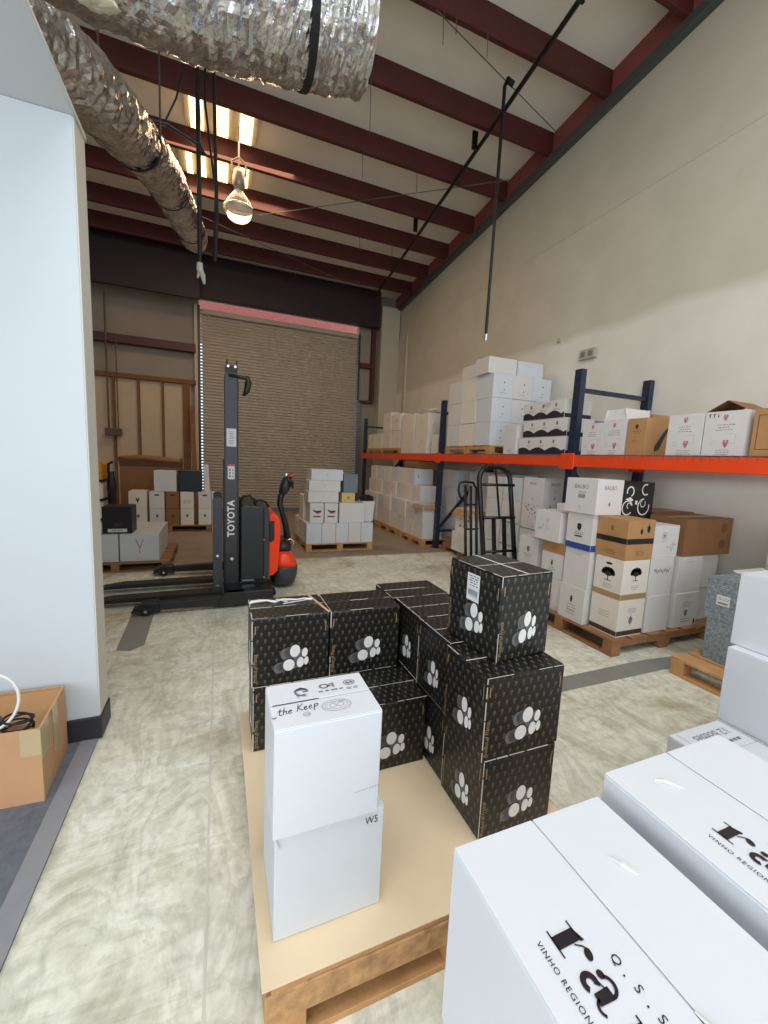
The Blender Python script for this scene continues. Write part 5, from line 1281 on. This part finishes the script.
# motor hood: lofted rounded body
def hood(zs, name, material, label=None):
    mb = MB(); n = 28; base = 0
    for (z, x0, x1, yh) in zs:
        for i in range(n):
            a = 2*PI*i/n; ca, sa = math.cos(a), math.sin(a)
            e = .62
            px = (x0+x1)/2 + (x1-x0)/2*math.copysign(abs(ca)**e, ca); py = 4.78 + yh*math.copysign(abs(sa)**e, sa)
            mb.v.append((px, py, z))
    for k in range(len(zs)-1):
        for i in range(n):
            j = (i+1) % n; mb.f.append((k*n+i, k*n+j, (k+1)*n+j, (k+1)*n+i))
    mb.f.append(tuple(range(n))[::-1]); mb.f.append(tuple((len(zs)-1)*n+i for i in range(n)))
    return P(mb, name, material, smooth=True, label=label)
hood([(.035, .57, .78, .20), (.07, .545, .82, .25), (.15, .54, .84, .27), (.24, .54, .845, .27), (.255, .54, .84, .265)], 'hood_skirt', truck_grey)
hood([(.256, .545, .838, .265), (.31, .555, .825, .26), (.38, .57, .78, .24), (.425, .58, .74, .21)], 'hood_cover', truck_orange, 'bright orange motor hood')
hood([(.426, .575, .77, .20), (.49, .58, .77, .17), (.54, .61, .75, .12), (.56, .64, .73, .08)], 'tiller_base', truck_black)
P(MB().cyl((.68, 4.66, .05), (.68, 4.90, .05), .05, 24), 'drive_wheel', black_rubber)
P(MB().cyl((.52, 4.34, .04), (.52, 4.40, .04), .04, 18), 'caster_wheel', black_rubber)
P(MB().tube([(.70, 4.60, .55), (.75, 4.60, .565), (.785, 4.60, .53), (.76, 4.60, .495)], .010, 8), 'hose_loop', chrome, smooth=True)
ti = P(MB().tube([(.745, 4.78, .50), (.715, 4.78, .70), (.675, 4.78, .84), (.648, 4.78, .93), (.655, 4.78, 1.02), (.69, 4.78, 1.10)], [.040, .034, .030, .034, .036, .030], 12), 'tiller_arm', truck_black, smooth=True)
hd = P(MB().tube([(.675, 4.78, 1.06), (.70, 4.78, 1.13), (.72, 4.78, 1.20), (.735, 4.78, 1.26)], [.045, .06, .058, .035], 14), 'tiller_head', truck_dark, ti, smooth=True)
P(MB().tube([(.71, 4.62, 1.23), (.76, 4.66, 1.20), (.79, 4.78, 1.14), (.76, 4.90, 1.20), (.71, 4.94, 1.23)], .020, 10), 'handle_loop', truck_black, ti, smooth=True)
P(MB().cyl((.755, 4.74, 1.26), (.785, 4.74, 1.28), .026, 14), 'stop_button', truck_red, ti, 'red stop button')
P(MB().cyl((.705, 4.73, 1.27), (.712, 4.73, 1.29), .020, 12), 'thumb_control', chrome, ti)

# ================================================================== HAND TRUCK
ht = empty('hand_truck', (2.86, 3.72, 0), 0); tag(ht, 'tall black tubular hand truck leaning before the rack, its arched top reaching the orange beam', 'hand truck')
def H(mb, nm, mt=black_m, **k):
    o = mb.build(nm, mt, ht, loc=(2.86, 3.72, 0), **k); o.location = (0,0,0); return o
def arch(x0, x1, y0, y1, z0, z1, rad, r):
    pts = [(x0, y0, z0)]
    yt = lambda z: y0 + (y1-y0)*(z-z0)/(z1-z0)
    for k in range(9):
        a = PI - PI/2*k/8; z = z1-rad + rad*math.sin(a); pts.append((x0+rad + rad*math.cos(a), yt(z), z))
    for k in range(9):
        a = PI/2 - PI/2*k/8; z = z1-rad + rad*math.sin(a); pts.append((x1-rad + rad*math.cos(a), yt(z), z))
    pts.append((x1, y0, z0)); return MB().tube(pts, r, 12)
H(arch(2.68, 3.10, 3.55, 3.86, .05, 1.475, .15, .027), 'main_frame', smooth=True)
for z in (1.28, .92, .55, .25): H(MB().tube([(2.68, 3.56+.21*(z/1.4), z), (3.10, 3.56+.21*(z/1.4), z)], .016, 8), 'cross_bar', smooth=True)
for x in (2.82, 2.96): H(MB().bar((x, 3.575, .08), (x, 3.71, .93), .05, .012, up=(0,1,0)), 'back_slat')
H(MB().bar((2.89, 3.70, .93), (2.89, 3.83, 1.46), .022, .012, up=(0,1,0)), 'centre_strut')
H(MB().box(2.66, 3.12, 3.30, 3.56, .012, .022), 'toe_plate', bevel=.003)
for x in (2.62, 3.16):
    wl = H(MB().cyl((x-.03, 3.66, .125), (x+.03, 3.66, .125), .125, 26), 'wheel', black_rubber)
    q = MB().cyl((x-.034, 3.66, .125), (x+.034, 3.66, .125), .05, 16).build('wheel_hub', chrome, wl, loc=(2.86, 3.72, 0)); q.location = (0,0,0)
H(MB().tube([(2.6, 3.66, .125), (3.18, 3.66, .125)], .012, 8), 'axle')
h2 = empty('hand_truck', (2.72, 4.20, 0)); tag(h2, 'second black hand truck with a narrow looped handle, just left of the arched one', 'hand truck')
def H2(mb, nm, mt=black_m, **k):
    mb.v = [(p[0]+.17, p[1]+.25, p[2]) for p in mb.v]; o = mb.build(nm, mt, h2, loc=(2.72, 4.20, 0), **k); o.location = (0,0,0); return o
for x in (2.62, 2.70, 2.78): H2(MB().tube([(x, 3.86, .05), (x, 4.02, 1.24 - (x-2.62)*.1)], .018, 8), 'frame_tube', smooth=True)
H2(MB().tube([(2.78, 4.02, 1.20), (2.74, 4.03, 1.27), (2.62, 4.03, 1.28), (2.545, 4.03, 1.26), (2.535, 4.03, 1.18), (2.56, 4.03, 1.10), (2.62, 4.02, 1.04)], .014, 8), 'handle_loop', smooth=True)
H2(MB().box(2.56, 2.86, 3.72, 3.90, .012, .022), 'toe_plate', bevel=.003)
for x in (2.56, 2.84): H2(MB().cyl((x-.02, 4.0, .10), (x+.02, 4.0, .10), .10, 20), 'wheel', black_rubber)
for z in (.3, .7, 1.0): H2(MB().tube([(2.62, 3.87+.13*z, z), (2.78, 3.87+.13*z, z)], .012, 8), 'cross_bar')

# ================================================================== OPEN BROWN CARTON WITH CABLES BY THE PARTITION
t = .006
def quad_box(pts, z0, z1, t, nm, mt, label):
    cx = sum(p[0] for p in pts)/4; cy = sum(p[1] for p in pts)/4
    mb = MB(); inn = [(cx + (p[0]-cx)*(1-t/.25), cy + (p[1]-cy)*(1-t/.2)) for p in pts]
    vs = [(p[0], p[1], z0) for p in pts] + [(p[0]*1.0, p[1], z1) for p in pts] + [(p[0], p[1], z1) for p in inn] + [(p[0], p[1], z0+.01) for p in inn]
    fs = [(3,2,1,0)]
    for i in range(4):
        j = (i+1) % 4; fs += [(i, j, 4+j, 4+i), (4+i, 4+j, 8+j, 8+i), (8+j, 12+j, 12+i, 8+i)]
    fs.append((12, 13, 14, 15)); mb.add(vs, fs)
    return tag(mb.build(nm, mt, loc=(cx, cy, z0)), label, 'box')
cb = quad_box([(-1.24, 1.98), (-.690, 1.955), (-.705, 2.30), (-1.22, 2.315)], .006, .335, .008, 'open_carton', mat('tan_corrugated_cardboard', rgb(198, 152, 112), .75, var=.05, scale=5, bump=.15, bscale=20), 'open brown cardboard carton of cables on the dark floor beside the partition')
cc = Vector(((-1.24-.690-.705-1.22)/4, (1.98+1.955+2.30+2.315)/4, .006))
for (a, b_) in (((-.688, 1.956, .30), (-.7, 2.2, .30)),):
    for (ya, yb, za, zb) in ((1.953, 2.05, .20, .337), (2.10, 2.17, .12, .337), (1.955, 2.02, .01, .09)):
        f0 = lambda y: -.6885 - .0435*(y-1.955)
        o = MB().add([(f0(ya)+.001, ya, za), (f0(yb)+.001, yb, za), (f0(yb)+.001, yb, zb), (f0(ya)+.001, ya, zb), (f0(ya), ya, za), (f0(yb), yb, za), (f0(yb), yb, zb), (f0(ya), ya, zb)], [(0,1,2,3),(7,6,5,4),(0,4,5,1),(1,5,6,2),(2,6,7,3),(3,7,4,0)]).build('tape_patch', tape_m, cb, loc=tuple(cc)); o.location = (0,0,0)
o = MB().add([(-.76, 1.957, .22), (-.690, 1.954, .22), (-.690, 1.954, .336), (-.76, 1.957, .336), (-.76, 1.958, .22), (-.690, 1.955, .22), (-.690, 1.955, .336), (-.76, 1.958, .336)], [(0,1,2,3),(7,6,5,4),(0,4,5,1),(1,5,6,2),(2,6,7,3),(3,7,4,0)]).build('tape_patch', tape_m, cb, loc=tuple(cc)); o.location = (0,0,0)
# inner flap folded down inside
o = MB().add([(-1.2, 2.29, .33), (-.715, 2.285, .33), (-.74, 2.08, .25), (-1.2, 2.12, .20), (-1.2, 2.292, .326), (-.715, 2.288, .326), (-.74, 2.082, .246), (-1.2, 2.122, .196)], [(0,1,2,3),(7,6,5,4),(0,4,5,1),(1,5,6,2),(2,6,7,3),(3,7,4,0)]).build('inner_flap', kraft, cb, loc=tuple(cc)); o.location = (0,0,0)
def coil(c, R, r, turns, n=90, seed=1, tilt=.15):
    r_ = random.Random(seed); pts = []
    for k in range(n):
        a = 2*PI*turns*k/n; q = R*(1 + .08*math.sin(a*.37) + r_.uniform(-.02, .02)); pts.append((c[0]+q*math.cos(a), c[1]+q*.75*math.sin(a), c[2]+.02*math.sin(a*.5)+tilt*q*math.sin(a)+.0006*k))
    return MB().tube(pts, r, 8)
tag(coil((-.80, 2.06, .285), .050, .0045, 3.5, seed=2).build('cable_coil', black_rubber, smooth=True, loc=(-.80, 2.06, .27)), 'coil of thin black cable lying in the open brown carton, nearer one', 'cable')
tag(coil((-.93, 2.08, .275), .07, .005, 3, seed=5).build('cable_coil', mat('dark_grey_cable', rgb(70, 70, 72), .5), smooth=True, loc=(-.98, 2.10, .25)), 'coil of dark grey cable in the open brown carton, farther left', 'cable')
pts = [(-.895 + .103*math.cos(a), 2.06 + .03*math.sin(a), .42 + .112*math.sin(a)) for a in [(-1.75 + 4.2*k/34) for k in range(35)]]
tag(MB().tube(pts, .0065, 10).build('white_cable', cable_white, smooth=True, loc=(-.93, 2.03, .3)), 'thick white cable looping up out of the open brown carton', 'cable')

# ================================================================== SMALL WALL FITTINGS
oc = empty('wall_outlet', (RX, 4.34, 3.04)); tag(oc, 'small double outlet box high on the right wall above the rack', 'outlet')
MB().box(-.05, -.001, -.13, .13, -.065, .065).build('back_plate', plug_m, oc, bevel=.006)
for y in (-.06, .06): MB().box(-.056, -.0505, y-.035, y+.035, -.035, .035).build('socket', mat('outlet_socket', rgb(120, 116, 108), .5), oc, bevel=.004)
tag(MB().cyl((RX-.03, 4.9, 3.35), (RX, 4.9, 3.35), .03, 14).build('wall_sensor', plug_m, loc=(RX, 4.9, 3.35)), 'tiny round fitting on the right wall left of the outlet', 'fitting')
